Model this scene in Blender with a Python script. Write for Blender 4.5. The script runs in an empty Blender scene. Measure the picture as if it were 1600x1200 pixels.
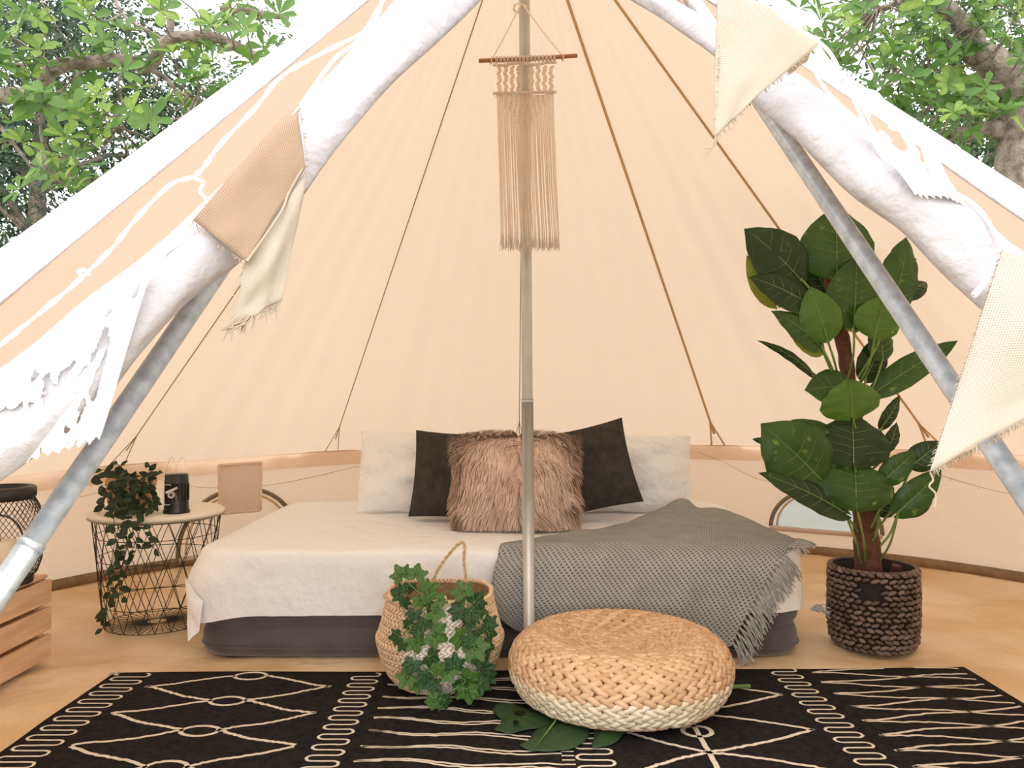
import bpy, math, random
import numpy as np
from mathutils import Vector, Matrix, noise, Euler

random.seed(7)
rng = np.random.default_rng(7)
S = bpy.context.scene
COL = S.collection
PI = math.pi
V = Vector

# ------------------------------------------------------------------ camera
CAMZ = 0.85
PITCH = math.atan(17 / 1250)
cam_data = bpy.data.cameras.new('camera')
cam_data.sensor_width = 36
cam_data.lens = 1250 / 1600 * 36
cam = bpy.data.objects.new('camera', cam_data)
cam.location = (0, 0, CAMZ)
cam.rotation_euler = (PI / 2 + PITCH, 0, 0)
COL.objects.link(cam)
S.camera = cam

# ------------------------------------------------------------------ world, sun, exposure
world = bpy.data.worlds.new('world')
S.world = world
world.use_nodes = True
wn = world.node_tree
wn.nodes.clear()
wo = wn.nodes.new('ShaderNodeOutputWorld')
wb = wn.nodes.new('ShaderNodeBackground')
wb.inputs['Strength'].default_value = 2.2
tc = wn.nodes.new('ShaderNodeTexCoord')
nz = wn.nodes.new('ShaderNodeTexNoise')
nz.inputs['Scale'].default_value = 2.5
nz.inputs['Detail'].default_value = 5
cr = wn.nodes.new('ShaderNodeValToRGB')
cr.color_ramp.elements[0].position = 0.35
cr.color_ramp.elements[0].color = (0.90, 0.95, 1.0, 1)
cr.color_ramp.elements[1].position = 0.65
cr.color_ramp.elements[1].color = (1.0, 0.99, 0.97, 1)
wn.links.new(tc.outputs['Generated'], nz.inputs['Vector'])
wn.links.new(nz.outputs['Fac'], cr.inputs['Fac'])
wn.links.new(cr.outputs['Color'], wb.inputs['Color'])
wn.links.new(wb.outputs['Background'], wo.inputs['Surface'])

sun_d = bpy.data.lights.new('sun', 'SUN')
sun_d.energy = 0.8
sun_d.angle = math.radians(35)
sun_d.color = (1.0, 0.96, 0.9)
sun = bpy.data.objects.new('sun', sun_d)
sun.rotation_euler = (math.radians(32), math.radians(-14), 0)
COL.objects.link(sun)

S.view_settings.view_transform = 'Standard'
S.view_settings.look = 'None'
S.view_settings.gamma = 1
S.view_settings.use_curve_mapping = False
S.view_settings.exposure = 0.58


# ------------------------------------------------------------------ picture measurements -> points in the place
def ray(px, py):
    u = (px - 800) / 1250
    v = -(py - 600) / 1250
    c, s = math.cos(PITCH), math.sin(PITCH)
    return V((u, c - s * v, s + c * v))


def U(px, py, Y):
    r = ray(px, py)
    return V((0, 0, CAMZ)) + r * (Y / r.y)


def G(px, py, z=0.0):
    r = ray(px, py)
    return V((0, 0, CAMZ)) + r * ((z - CAMZ) / r.z)


# ------------------------------------------------------------------ materials
MATS = {}


def new_mat(name):
    m = bpy.data.materials.new(name)
    m.use_nodes = True
    nt = m.node_tree
    nt.nodes.clear()
    out = nt.nodes.new('ShaderNodeOutputMaterial')
    MATS[name] = m
    return m, nt, out


def mix_rgb(nt, fac, c1, c2, blend='MIX'):
    n = nt.nodes.new('ShaderNodeMix')
    n.data_type = 'RGBA'
    n.blend_type = blend
    for i, c in ((6, c1), (7, c2)):
        if isinstance(c, (tuple, list)):
            n.inputs[i].default_value = (*c[:3], 1)
        else:
            nt.links.new(c, n.inputs[i])
    if isinstance(fac, (int, float)):
        n.inputs[0].default_value = fac
    else:
        nt.links.new(fac, n.inputs[0])
    return n.outputs[2]


def noise_fac(nt, scale, detail=3, stretch=None, lo=0.35, hi=0.65, coord='Object'):
    t = nt.nodes.new('ShaderNodeTexCoord')
    n = nt.nodes.new('ShaderNodeTexNoise')
    n.inputs['Scale'].default_value = scale
    n.inputs['Detail'].default_value = detail
    src = t.outputs[coord]
    if stretch:
        mp = nt.nodes.new('ShaderNodeMapping')
        mp.inputs['Scale'].default_value = stretch
        nt.links.new(src, mp.inputs['Vector'])
        src = mp.outputs['Vector']
    nt.links.new(src, n.inputs['Vector'])
    r = nt.nodes.new('ShaderNodeMapRange')
    r.inputs[1].default_value = lo
    r.inputs[2].default_value = hi
    nt.links.new(n.outputs['Fac'], r.inputs[0])
    return r.outputs[0]


def bump(nt, h, strength=0.3, dist=0.01):
    b = nt.nodes.new('ShaderNodeBump')
    b.inputs['Strength'].default_value = strength
    b.inputs['Distance'].default_value = dist
    nt.links.new(h, b.inputs['Height'])
    return b.outputs['Normal']


def mat(name, c1, c2=None, scale=20, rough=0.6, metal=0.0, stretch=None, bs=0.0, bscale=None, bdist=0.004,
        island=None, spec=0.5, sheen=0.0, detail=3, lo=0.35, hi=0.65, sub=None):
    m, nt, out = new_mat(name)
    p = nt.nodes.new('ShaderNodeBsdfPrincipled')
    p.inputs['Roughness'].default_value = rough
    p.inputs['Metallic'].default_value = metal
    p.inputs['Specular IOR Level'].default_value = spec
    p.inputs['Sheen Weight'].default_value = sheen
    col = None
    if c2 is None:
        p.inputs['Base Color'].default_value = (*c1, 1)
    else:
        f = noise_fac(nt, scale, detail, stretch, lo, hi)
        col = mix_rgb(nt, f, c1, c2)
    if island:
        g = nt.nodes.new('ShaderNodeNewGeometry')
        r = nt.nodes.new('ShaderNodeValToRGB')
        r.color_ramp.elements[0].color = (*island[0], 1)
        r.color_ramp.elements[1].color = (*island[1], 1)
        nt.links.new(g.outputs['Random Per Island'], r.inputs['Fac'])
        col = r.outputs['Color'] if col is None else mix_rgb(nt, 0.5, col, r.outputs['Color'])
    if col is not None:
        nt.links.new(col, p.inputs['Base Color'])
    if bs:
        h = noise_fac(nt, bscale or scale * 3, 4, stretch, 0.2, 0.8)
        nt.links.new(bump(nt, h, bs, bdist), p.inputs['Normal'])
    nt.links.new(p.outputs[0], out.inputs['Surface'])
    return m


def canvas(name, diff, trans, fac=0.5, bscale=9, bs=0.25):
    m, nt, out = new_mat(name)
    d = nt.nodes.new('ShaderNodeBsdfDiffuse')
    t = nt.nodes.new('ShaderNodeBsdfTranslucent')
    d.inputs[0].default_value = (*diff, 1)
    t.inputs[0].default_value = (*trans, 1)
    f1 = noise_fac(nt, bscale, 4, None, 0.2, 0.8)
    f2 = noise_fac(nt, 420, 2, None, 0.2, 0.8)
    n1 = bump(nt, f1, bs, 0.02)
    b2 = nt.nodes.new('ShaderNodeBump')
    b2.inputs['Strength'].default_value = 0.12
    b2.inputs['Distance'].default_value = 0.001
    nt.links.new(f2, b2.inputs['Height'])
    nt.links.new(n1, b2.inputs['Normal'])
    nt.links.new(b2.outputs[0], d.inputs['Normal'])
    x = nt.nodes.new('ShaderNodeMixShader')
    x.inputs[0].default_value = fac
    nt.links.new(d.outputs[0], x.inputs[1])
    nt.links.new(t.outputs[0], x.inputs[2])
    nt.links.new(x.outputs[0], out.inputs['Surface'])
    return m


def uv_weave(name, c_hi, c_lo, period, rough=0.85, diag=True, bs=0.6, bd=0.003, thr=(0.1, 0.7), trans=None, sheen=0.0, dots=False):
    """cloth with a regular weave laid out in UV metres"""
    m, nt, out = new_mat(name)
    uv = nt.nodes.new('ShaderNodeUVMap')
    sep = nt.nodes.new('ShaderNodeSeparateXYZ')
    nt.links.new(uv.outputs[0], sep.inputs[0])

    def mth(op, a, b=None):
        n = nt.nodes.new('ShaderNodeMath')
        n.operation = op
        for i, x in enumerate((a, b)):
            if x is None:
                continue
            if isinstance(x, (int, float)):
                n.inputs[i].default_value = x
            else:
                nt.links.new(x, n.inputs[i])
        return n.outputs[0]
    k = 2 * PI / period
    if diag:
        a = mth('MULTIPLY', mth('ADD', sep.outputs[0], sep.outputs[1]), k * 0.5)
        b = mth('MULTIPLY', mth('SUBTRACT', sep.outputs[0], sep.outputs[1]), k * 0.5)
    else:
        a = mth('MULTIPLY', sep.outputs[0], k * 0.5)
        b = mth('MULTIPLY', sep.outputs[1], k * 0.5)
    h = mth('MULTIPLY', mth('SINE', a), mth('SINE', b))
    h = mth('ABSOLUTE', h) if not dots else mth('SUBTRACT', 0.75, h)
    r = nt.nodes.new('ShaderNodeMapRange')
    r.inputs[1].default_value = thr[0]
    r.inputs[2].default_value = thr[1]
    nt.links.new(h, r.inputs[0])
    nf = noise_fac(nt, 14, 3)
    hi = mix_rgb(nt, nf, c_hi, tuple(x * 0.86 for x in c_hi))
    col = mix_rgb(nt, r.outputs[0], c_lo, hi)
    p = nt.nodes.new('ShaderNodeBsdfPrincipled')
    p.inputs['Roughness'].default_value = rough
    p.inputs['Specular IOR Level'].default_value = 0.2
    p.inputs['Sheen Weight'].default_value = sheen
    nt.links.new(col, p.inputs['Base Color'])
    nt.links.new(bump(nt, r.outputs[0], bs, bd), p.inputs['Normal'])
    sh = p.outputs[0]
    if trans:
        t = nt.nodes.new('ShaderNodeBsdfTranslucent')
        t.inputs[0].default_value = (*trans, 1)
        x = nt.nodes.new('ShaderNodeMixShader')
        x.inputs[0].default_value = 0.35
        nt.links.new(sh, x.inputs[1])
        nt.links.new(t.outputs[0], x.inputs[2])
        sh = x.outputs[0]
    nt.links.new(sh, out.inputs['Surface'])
    return m


def leaf_mat(name, c1, c2, c3=None, scale=6, rough=0.38, trans=0.2, c3amt=(0.6, 0.72), stretch=None):
    m, nt, out = new_mat(name)
    p = nt.nodes.new('ShaderNodeBsdfPrincipled')
    p.inputs['Roughness'].default_value = rough
    p.inputs['Specular IOR Level'].default_value = 0.4
    f = noise_fac(nt, scale, 3, None, 0.3, 0.7)
    col = mix_rgb(nt, f, c1, c2)
    if c3:
        f3 = noise_fac(nt, scale * 4, 5, stretch, c3amt[0], c3amt[1])
        col = mix_rgb(nt, f3, col, c3)
    nt.links.new(col, p.inputs['Base Color'])
    t = nt.nodes.new('ShaderNodeBsdfTranslucent')
    nt.links.new(col, t.inputs[0])
    x = nt.nodes.new('ShaderNodeMixShader')
    x.inputs[0].default_value = trans
    nt.links.new(p.outputs[0], x.inputs[1])
    nt.links.new(t.outputs[0], x.inputs[2])
    nt.links.new(x.outputs[0], out.inputs['Surface'])
    return m


M_canvas = canvas('tent_canvas', (0.88, 0.82, 0.77), (0.555, 0.42, 0.31), 0.42)
M_wall = canvas('tent_wall_canvas', (0.80, 0.68, 0.58), (0.58, 0.43, 0.33), 0.40, 14, 0.4)  # pinker than the canopy canvas: weaker light on the wall put into the colour
M_valance = canvas('tent_valance_canvas', (0.92, 0.74, 0.58), (0.8, 0.60, 0.44), 0.3)
M_peach = canvas('flap_canvas_shaded', (0.40, 0.285, 0.21), (0.36, 0.24, 0.17), 0.2)  # same flap canvas, with warm shade put into a darker peach colour
M_roll = canvas('rolled_flap_cotton', (0.54, 0.505, 0.53), (0.50, 0.47, 0.49), 0.2, 20, 0.5)  # white cotton, its lavender-grey shading put into the base colour
M_white_rope = mat('white_rope', (0.92, 0.88, 0.82), rough=0.8, bs=0.4, scale=60)
M_sheet = canvas('bed_sheet', (0.95, 0.94, 0.93), (0.9, 0.88, 0.84), 0.08, 13, 0.55)
M_pillow = canvas('pillow_cotton', (0.94, 0.92, 0.89), (0.9, 0.88, 0.84), 0.06, 18, 0.9)
M_mattress = mat('flocked_mattress', (0.080, 0.070, 0.073), (0.115, 0.10, 0.105), 8, 0.9, bs=0.5, bscale=300, bdist=0.001, spec=0.2, sheen=0.3)
M_dark = mat('charcoal_linen', (0.040, 0.036, 0.030), (0.058, 0.052, 0.044), 30, 0.92, bs=0.5, bscale=260, bdist=0.001, spec=0.15)
M_fur = mat('fur', (0.60, 0.42, 0.32), (0.80, 0.60, 0.48), 22, 0.8, island=((0.48, 0.32, 0.23), (0.92, 0.72, 0.58)), spec=0.2)
M_throw = uv_weave('grey_knit', (0.37, 0.37, 0.335), (0.12, 0.115, 0.10), 0.0085, diag=False, bs=0.7, bd=0.003, thr=(0.0, 0.5), dots=True)
M_tassel = mat('grey_tassel', (0.34, 0.335, 0.30), (0.48, 0.47, 0.42), 60, 0.9, spec=0.2)
M_steel = mat('galvanised_steel', (0.40, 0.44, 0.48), (0.60, 0.65, 0.69), 60, 0.38, 0.5, bs=0.15, bscale=60, bdist=0.001)
M_pole = mat('painted_steel', (0.50, 0.49, 0.45), (0.58, 0.57, 0.53), 12, 0.38, 0.4)
M_floor = mat('groundsheet', (0.70, 0.47, 0.24), (0.84, 0.66, 0.45), 2.2, 0.5, bs=0.45, bscale=7, bdist=0.03, spec=0.35)
M_brown = mat('brown_tape', (0.22, 0.14, 0.075), (0.30, 0.20, 0.11), 20, 0.8)
M_piping = mat('window_piping', (0.20, 0.15, 0.085), rough=0.8)
M_seam_green = mat('olive_thread', (0.33, 0.30, 0.12), rough=0.8)
M_seam_tan = mat('tan_webbing', (0.62, 0.40, 0.18), rough=0.8)
M_rug = mat('rug_black', (0.011, 0.0095, 0.009), (0.022, 0.019, 0.0175), 60, 0.95, bs=0.8, bscale=240, bdist=0.002, spec=0.1)
M_rugline = mat('rug_cream', (0.76, 0.68, 0.55), (0.66, 0.58, 0.46), 80, 0.95, bs=0.6, bscale=240, bdist=0.002, spec=0.1)
M_wood = mat('crate_pine', (0.66, 0.40, 0.22), (0.80, 0.54, 0.34), 5, 0.6, stretch=(9, 1, 9), bs=0.15)
M_dowel = mat('dowel_wood', (0.33, 0.14, 0.05), (0.44, 0.20, 0.08), 30, 0.55)
M_black = mat('black_metal', (0.018, 0.015, 0.014), rough=0.45)
M_wire = mat('dark_wire', (0.040, 0.036, 0.022), rough=0.5, metal=0.3)
M_tray = mat('cream_tray', (0.80, 0.72, 0.60), rough=0.45)
M_traycore = mat('tray_rim', (0.30, 0.26, 0.18), rough=0.5)
M_candle = mat('candle_wax', (0.90, 0.76, 0.58), rough=0.6)
M_plastic = mat('black_plastic', (0.012, 0.011, 0.012), rough=0.28)
M_chrome = mat('chrome', (0.75, 0.75, 0.74), rough=0.2, metal=1.0)
M_silver = mat('grey_plastic', (0.66, 0.64, 0.60), rough=0.4)
M_cork = mat('carved_pot', (0.48, 0.25, 0.12), (0.72, 0.44, 0.24), 45, 0.75, bs=0.9, bscale=70, bdist=0.004)
M_braid = mat('hyacinth_tan', (0.56, 0.33, 0.17), (0.70, 0.46, 0.27), 26, 0.6, island=((0.44, 0.23, 0.10), (0.76, 0.52, 0.31)), bs=0.35, bscale=160, bdist=0.001)
M_braid_pale = mat('hyacinth_pale', (0.70, 0.56, 0.38), (0.80, 0.68, 0.50), 26, 0.6, island=((0.56, 0.42, 0.26), (0.84, 0.73, 0.55)), bs=0.35, bscale=160, bdist=0.001)
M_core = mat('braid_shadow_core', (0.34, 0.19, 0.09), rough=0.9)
M_bask_dark = mat('dark_weave', (0.06, 0.035, 0.025), (0.15, 0.095, 0.07), 40, 0.5, island=((0.045, 0.025, 0.018), (0.30, 0.22, 0.17)), bs=0.3, bscale=120, bdist=0.001)
M_bask_core = mat('dark_weave_core', (0.020, 0.013, 0.010), rough=0.9)
M_sea = mat('seagrass', (0.66, 0.45, 0.26), (0.80, 0.60, 0.40), 30, 0.75, island=((0.58, 0.38, 0.21), (0.84, 0.64, 0.44)), bs=0.4, bscale=150, bdist=0.001)
M_sea_white = mat('seagrass_whitened', (0.86, 0.80, 0.70), (0.74, 0.64, 0.52), 34, 0.8, island=((0.74, 0.64, 0.53), (0.90, 0.85, 0.78)), bs=0.4, bscale=150, bdist=0.001)
M_sea_in = mat('seagrass_inside', (0.34, 0.21, 0.10), (0.45, 0.29, 0.15), 60, 0.85, bs=0.8, bscale=90)
M_rope = mat('jute_rope', (0.55, 0.38, 0.20), (0.70, 0.52, 0.31), 80, 0.85, bs=0.5, bscale=200)
M_macrame = canvas('cotton_cord', (0.96, 0.87, 0.78), (0.95, 0.83, 0.72), 0.5, 60, 0.2)
M_burlap = uv_weave('burlap_shaded', (0.60, 0.42, 0.30), (0.34, 0.215, 0.13), 0.0032, diag=False, bs=0.7, bd=0.001, thr=(0.02, 0.35), trans=(0.35, 0.23, 0.15))  # darker copy of the burlap, shade painted into the tan
M_burlap_pale = uv_weave('burlap_cream', (0.80, 0.69, 0.58), (0.55, 0.44, 0.34), 0.0032, diag=False, bs=0.7, bd=0.001, thr=(0.02, 0.35), trans=(0.55, 0.45, 0.36))
M_lace = mat('white_lace', (0.93, 0.92, 0.91), rough=0.9, bs=0.5, bscale=260, bdist=0.001, spec=0.1)
M_trunk = mat('coir_pole', (0.10, 0.035, 0.018), (0.17, 0.065, 0.032), 60, 0.9, bs=0.9, bscale=160)
M_stem = mat('leaf_stem', (0.12, 0.22, 0.045), (0.24, 0.34, 0.09), 20, 0.45)
M_leafA = leaf_mat('pothos_green', (0.026, 0.075, 0.012), (0.055, 0.13, 0.022), (0.22, 0.34, 0.08), 7, c3amt=(0.62, 0.74))
M_leafB = leaf_mat('pothos_bright', (0.065, 0.16, 0.022), (0.11, 0.23, 0.035), (0.34, 0.46, 0.12), 7, c3amt=(0.66, 0.78))
M_leafC = leaf_mat('pothos_deep', (0.014, 0.036, 0.007), (0.028, 0.066, 0.012), (0.14, 0.22, 0.06), 7, c3amt=(0.66, 0.78))
M_leafY = leaf_mat('pothos_yellow', (0.28, 0.30, 0.035), (0.16, 0.26, 0.03), (0.50, 0.48, 0.10), 7)
M_vein = mat('leaf_vein', (0.16, 0.26, 0.07), rough=0.45)
M_ivy = leaf_mat('ivy_green', (0.010, 0.042, 0.009), (0.026, 0.088, 0.016), (0.16, 0.28, 0.07), 9, 0.5, 0.1, c3amt=(0.64, 0.76))
M_ivyB = leaf_mat('ivy_bright', (0.035, 0.10, 0.016), (0.085, 0.18, 0.03), (0.26, 0.40, 0.12), 9, 0.5, 0.1, c3amt=(0.6, 0.74))
M_ivy_vein = mat('ivy_vein', (0.14, 0.28, 0.07), rough=0.4)
M_trail = leaf_mat('trailing_green', (0.014, 0.030, 0.009), (0.028, 0.055, 0.014), None, 20, 0.5, 0.12)
M_monstera = leaf_mat('monstera_green', (0.020, 0.050, 0.014), (0.032, 0.072, 0.022), None, 5, 0.55, 0.1)
M_bark = mat('bark', (0.13, 0.10, 0.075), (0.32, 0.26, 0.21), 14, 0.9, bs=0.8, bscale=40, bdist=0.02)
M_tl1 = leaf_mat('tree_leaf_light', (0.14, 0.25, 0.03), (0.32, 0.42, 0.10), None, 3, 0.45, 0.45)
M_tl2 = leaf_mat('tree_leaf_mid', (0.055, 0.13, 0.02), (0.13, 0.24, 0.045), None, 3, 0.45, 0.4)
M_tl3 = leaf_mat('tree_leaf_far', (0.030, 0.065, 0.018), (0.085, 0.14, 0.04), None, 1.2, 0.6, 0.3)
M_tl4 = leaf_mat('tree_leaf_deep', (0.022, 0.045, 0.024), (0.055, 0.09, 0.045), None, 1.2, 0.6, 0.3)
M_bounce_ground = mat('bounce_ground', (0.22, 0.24, 0.10), (0.52, 0.46, 0.34), 3, 0.95, bs=0.6, bscale=30, bdist=0.03)  # unseen ground, made sandy pale to bounce extra light into the tent
M_bulb = mat('clear_bulb', (0.8, 0.7, 0.5), rough=0.2)
M_twine = mat('light_wire', (0.45, 0.30, 0.14), rough=0.7)

# window mesh: a pale netting that lets light and view through
mw, nt, out = new_mat('window_netting')
_t = nt.nodes.new('ShaderNodeBsdfTranslucent'); _t.inputs[0].default_value = (0.44, 0.47, 0.50, 1)
_d = nt.nodes.new('ShaderNodeBsdfDiffuse'); _d.inputs[0].default_value = (0.46, 0.50, 0.54, 1)
_p = nt.nodes.new('ShaderNodeBsdfTransparent')
_x = nt.nodes.new('ShaderNodeMixShader'); _x.inputs[0].default_value = 0.5
_y = nt.nodes.new('ShaderNodeMixShader'); _y.inputs[0].default_value = 0.12
nt.links.new(_d.outputs[0], _x.inputs[1]); nt.links.new(_t.outputs[0], _x.inputs[2])
nt.links.new(_x.outputs[0], _y.inputs[1]); nt.links.new(_p.outputs[0], _y.inputs[2])
nt.links.new(_y.outputs[0], out.inputs['Surface'])
M_net = mw


# ------------------------------------------------------------------ mesh building
class MB:
    def __init__(self):
        self.v = []
        self.f = []
        self.uv = {}
        self.mi = []

    def add(self, verts, faces, uvs=None, mi=0):
        o = len(self.v)
        self.v.extend([tuple(p) for p in verts])
        for f in faces:
            self.f.append(tuple(i + o for i in f))
            self.mi.append(mi)
        if uvs is not None:
            for i, t in enumerate(uvs):
                self.uv[o + i] = t
        return o

    def grid(self, pts, uvs=None, closed_u=False, closed_v=False, mi=0, skip=None):
        """pts[i][j]"""
        n, m = len(pts), len(pts[0])
        verts = [p for row in pts for p in row]
        uv = [t for row in uvs for t in row] if uvs else None
        faces = []
        for i in range(n if closed_u else n - 1):
            for j in range(m if closed_v else m - 1):
                if skip and skip(i, j):
                    continue
                i2, j2 = (i + 1) % n, (j + 1) % m
                faces.append((i * m + j, i2 * m + j, i2 * m + j2, i * m + j2))
        return self.add(verts, faces, uv, mi)

    def box(self, c, s, rot=None, bevel=0.0, mi=0):
        sx, sy, sz = s[0] / 2, s[1] / 2, s[2] / 2
        b = min(bevel, sx * .9, sy * .9, sz * .9)
        vs = []
        if b <= 0:
            for x in (-1, 1):
                for y in (-1, 1):
                    for z in (-1, 1):
                        vs.append(V((x * sx, y * sy, z * sz)))
            fs = [(0, 1, 3, 2), (4, 6, 7, 5), (0, 4, 5, 1), (2, 3, 7, 6), (0, 2, 6, 4), (1, 5, 7, 3)]
        else:
            idx = {}
            for x in (-1, 1):
                for y in (-1, 1):
                    for z in (-1, 1):
                        idx[(x, y, z, 0)] = len(vs); vs.append(V((x * sx, y * (sy - b), z * (sz - b))))
                        idx[(x, y, z, 1)] = len(vs); vs.append(V((x * (sx - b), y * sy, z * (sz - b))))
                        idx[(x, y, z, 2)] = len(vs); vs.append(V((x * (sx - b), y * (sy - b), z * sz)))
            fs = []
            for x in (-1, 1):
                fs.append([idx[(x, a, c_, 0)] for a, c_ in ((-1, -1), (1, -1), (1, 1), (-1, 1))][::x])
                fs.append([idx[(a, x, c_, 1)] for a, c_ in ((-1, -1), (1, -1), (1, 1), (-1, 1))][::-x])
                fs.append([idx[(a, c_, x, 2)] for a, c_ in ((-1, -1), (1, -1), (1, 1), (-1, 1))][::x])
            for x in (-1, 1):
                for y in (-1, 1):
                    fs.append((idx[(x, y, -1, 0)], idx[(x, y, -1, 1)], idx[(x, y, 1, 1)], idx[(x, y, 1, 0)]))
                    fs.append((idx[(x, -1, y, 0)], idx[(x, 1, y, 0)], idx[(x, 1, y, 2)], idx[(x, -1, y, 2)]))
                    fs.append((idx[(-1, x, y, 1)], idx[(1, x, y, 1)], idx[(1, x, y, 2)], idx[(-1, x, y, 2)]))
                    for z in (-1, 1):
                        fs.append((idx[(x, y, z, 0)], idx[(x, y, z, 1)], idx[(x, y, z, 2)]))
        R = rot.to_matrix() if isinstance(rot, Euler) else rot
        out_ = [((R @ p) if R else p) + V(c) for p in vs]
        self.add(out_, fs, mi=mi)

    def tube(self, pts, r, n=8, caps=True, closed=False, mi=0):
        pts = [V(p) for p in pts]
        k = len(pts)
        rs = r if isinstance(r, (list, tuple)) else [r] * k
        T = []
        for i in range(k):
            a = pts[(i - 1) % k] if (closed or i > 0) else pts[i]
            b = pts[(i + 1) % k] if (closed or i < k - 1) else pts[i]
            t = (b - a)
            T.append(t.normalized() if t.length > 1e-9 else V((0, 0, 1)))
        ref = V((0, 0, 1)) if abs(T[0].z) < 0.9 else V((1, 0, 0))
        nrm = (ref - T[0] * ref.dot(T[0])).normalized()
        rows = []
        for i in range(k):
            nrm = (nrm - T[i] * nrm.dot(T[i]))
            nrm = nrm.normalized() if nrm.length > 1e-6 else V((1, 0, 0))
            bn = T[i].cross(nrm)
            rows.append([pts[i] + (nrm * math.cos(2 * PI * j / n) + bn * math.sin(2 * PI * j / n)) * rs[i] for j in range(n)])
        o = self.grid(rows, closed_v=True, closed_u=closed, mi=mi)
        if caps and not closed:
            self.f.append(tuple(o + j for j in range(n))[::-1]); self.mi.append(mi)
            self.f.append(tuple(o + (k - 1) * n + j for j in range(n))); self.mi.append(mi)

    def lathe(self, prof, c=(0, 0, 0), n=32, caps=False, mi=0):
        c = V(c)
        rows = [[c + V((r * math.cos(2 * PI * j / n), r * math.sin(2 * PI * j / n), z)) for j in range(n)] for r, z in prof]
        o = self.grid(rows, closed_v=True, mi=mi)
        if caps:
            self.f.append(tuple(o + j for j in range(n))[::-1]); self.mi.append(mi)
            self.f.append(tuple(o + (len(prof) - 1) * n + j for j in range(n))); self.mi.append(mi)

    def ribbon(self, pts, w, nrm=V((0, 0, 1)), mi=0, closed=False):
        pts = [V(p) for p in pts]
        k = len(pts)
        rows = []
        for i in range(k):
            a = pts[(i - 1) % k] if (closed or i > 0) else pts[i]
            b = pts[(i + 1) % k] if (closed or i < k - 1) else pts[i]
            s = (b - a).cross(nrm).normalized() * (w / 2)
            rows.append([pts[i] - s, pts[i] + s])
        self.grid(rows, closed_u=closed, mi=mi)

    def build(self, name, material, parent=None, org=None, smooth=True, solid=None):
        if org is None:
            org = ORG.get(parent, V((0, 0, 0))) if parent else V((0, 0, 0))
        org = V(org)
        me = bpy.data.meshes.new(name)
        me.from_pydata([(p[0] - org.x, p[1] - org.y, p[2] - org.z) for p in self.v], [], self.f)
        mats = material if isinstance(material, (list, tuple)) else [material]
        for m_ in mats:
            me.materials.append(m_)
        if len(mats) > 1:
            me.polygons.foreach_set('material_index', self.mi)
        if self.uv:
            ul = me.uv_layers.new(name='UVMap')
            li = np.zeros(len(me.loops), dtype=np.int32)
            me.loops.foreach_get('vertex_index', li)
            arr = np.zeros((len(self.v), 2))
            for k, t in self.uv.items():
                arr[k] = t
            ul.data.foreach_set('uv', arr[li].ravel())
        if smooth:
            me.polygons.foreach_set('use_smooth', [True] * len(me.polygons))
        me.update()
        o = bpy.data.objects.new(name, me)
        COL.objects.link(o)
        if parent:
            o.parent = parent
            o.location = org - ORG[parent]
        else:
            o.location = org
        ORG[o] = org
        if solid:
            md = o.modifiers.new('thickness', 'SOLIDIFY')
            md.thickness = solid
            md.offset = 0
        return o


ORG = {}


def tag(o, label=None, cat=None, group=None, kind=None):
    if label: o['label'] = label
    if cat: o['category'] = cat
    if group: o['group'] = group
    if kind: o['kind'] = kind
    return o


def thing(name, label, cat, loc, group=None, kind=None):
    o = bpy.data.objects.new(name, None)
    o.empty_display_size = 0.05
    o.location = loc
    COL.objects.link(o)
    ORG[o] = V(loc)
    return tag(o, label, cat, group, kind)


def piece(name, me, parent, M4):
    """a part placed with shared mesh data; M4 is its matrix in the place"""
    o = bpy.data.objects.new(name, me)
    COL.objects.link(o)
    o.parent = parent
    o.matrix_local = Matrix.Translation(-ORG[parent]) @ M4
    ORG[o] = M4.translation.copy()
    return o


def lerp(a, b, t):
    return a + (b - a) * t


def interp(tab, x):
    if x <= tab[0][0]: return tab[0][1:]
    for p, q in zip(tab, tab[1:]):
        if x <= q[0]:
            t = (x - p[0]) / (q[0] - p[0])
            return tuple(lerp(a, b, t) for a, b in zip(p[1:], q[1:]))
    return tab[-1][1:]


def smooth_path(pts, n=8, closed=False):
    """Catmull-Rom through the points"""
    pts = [V(p) for p in pts]
    out_ = []
    k = len(pts)
    rng_ = range(k if closed else k - 1)
    for i in rng_:
        p0 = pts[(i - 1) % k] if (closed or i > 0) else pts[0]
        p1 = pts[i]
        p2 = pts[(i + 1) % k]
        p3 = pts[(i + 2) % k] if (closed or i + 2 < k) else pts[-1]
        for j in range(n):
            t = j / n
            out_.append(0.5 * ((2 * p1) + (p2 - p0) * t + (2 * p0 - 5 * p1 + 4 * p2 - p3) * t * t + (3 * p1 - p0 - 3 * p2 + p3) * t ** 3))
    if not closed:
        out_.append(pts[-1])
    return out_


def nz3(x, y, z=0.0, s=1.0):
    return noise.noise(V((x * s, y * s, z * s)))


# unit ellipsoid for woven grains
def _pod(nu=6, nv=4):
    vs = [(0, 0, -1)]
    for i in range(1, nv):
        ph = -PI / 2 + PI * i / nv
        for j in range(nu):
            th = 2 * PI * j / nu
            vs.append((math.cos(ph) * math.cos(th), math.cos(ph) * math.sin(th), math.sin(ph)))
    vs.append((0, 0, 1))
    fs = []
    for j in range(nu):
        fs.append((0, 1 + (j + 1) % nu, 1 + j))
        for i in range(nv - 2):
            a = 1 + i * nu
            fs.append((a + j, a + (j + 1) % nu, a + nu + (j + 1) % nu, a + nu + j))
        a = 1 + (nv - 2) * nu
        fs.append((a + j, a + (j + 1) % nu, len(vs) - 1))
    return np.array(vs), fs


POD_V, POD_F = _pod()


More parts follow.
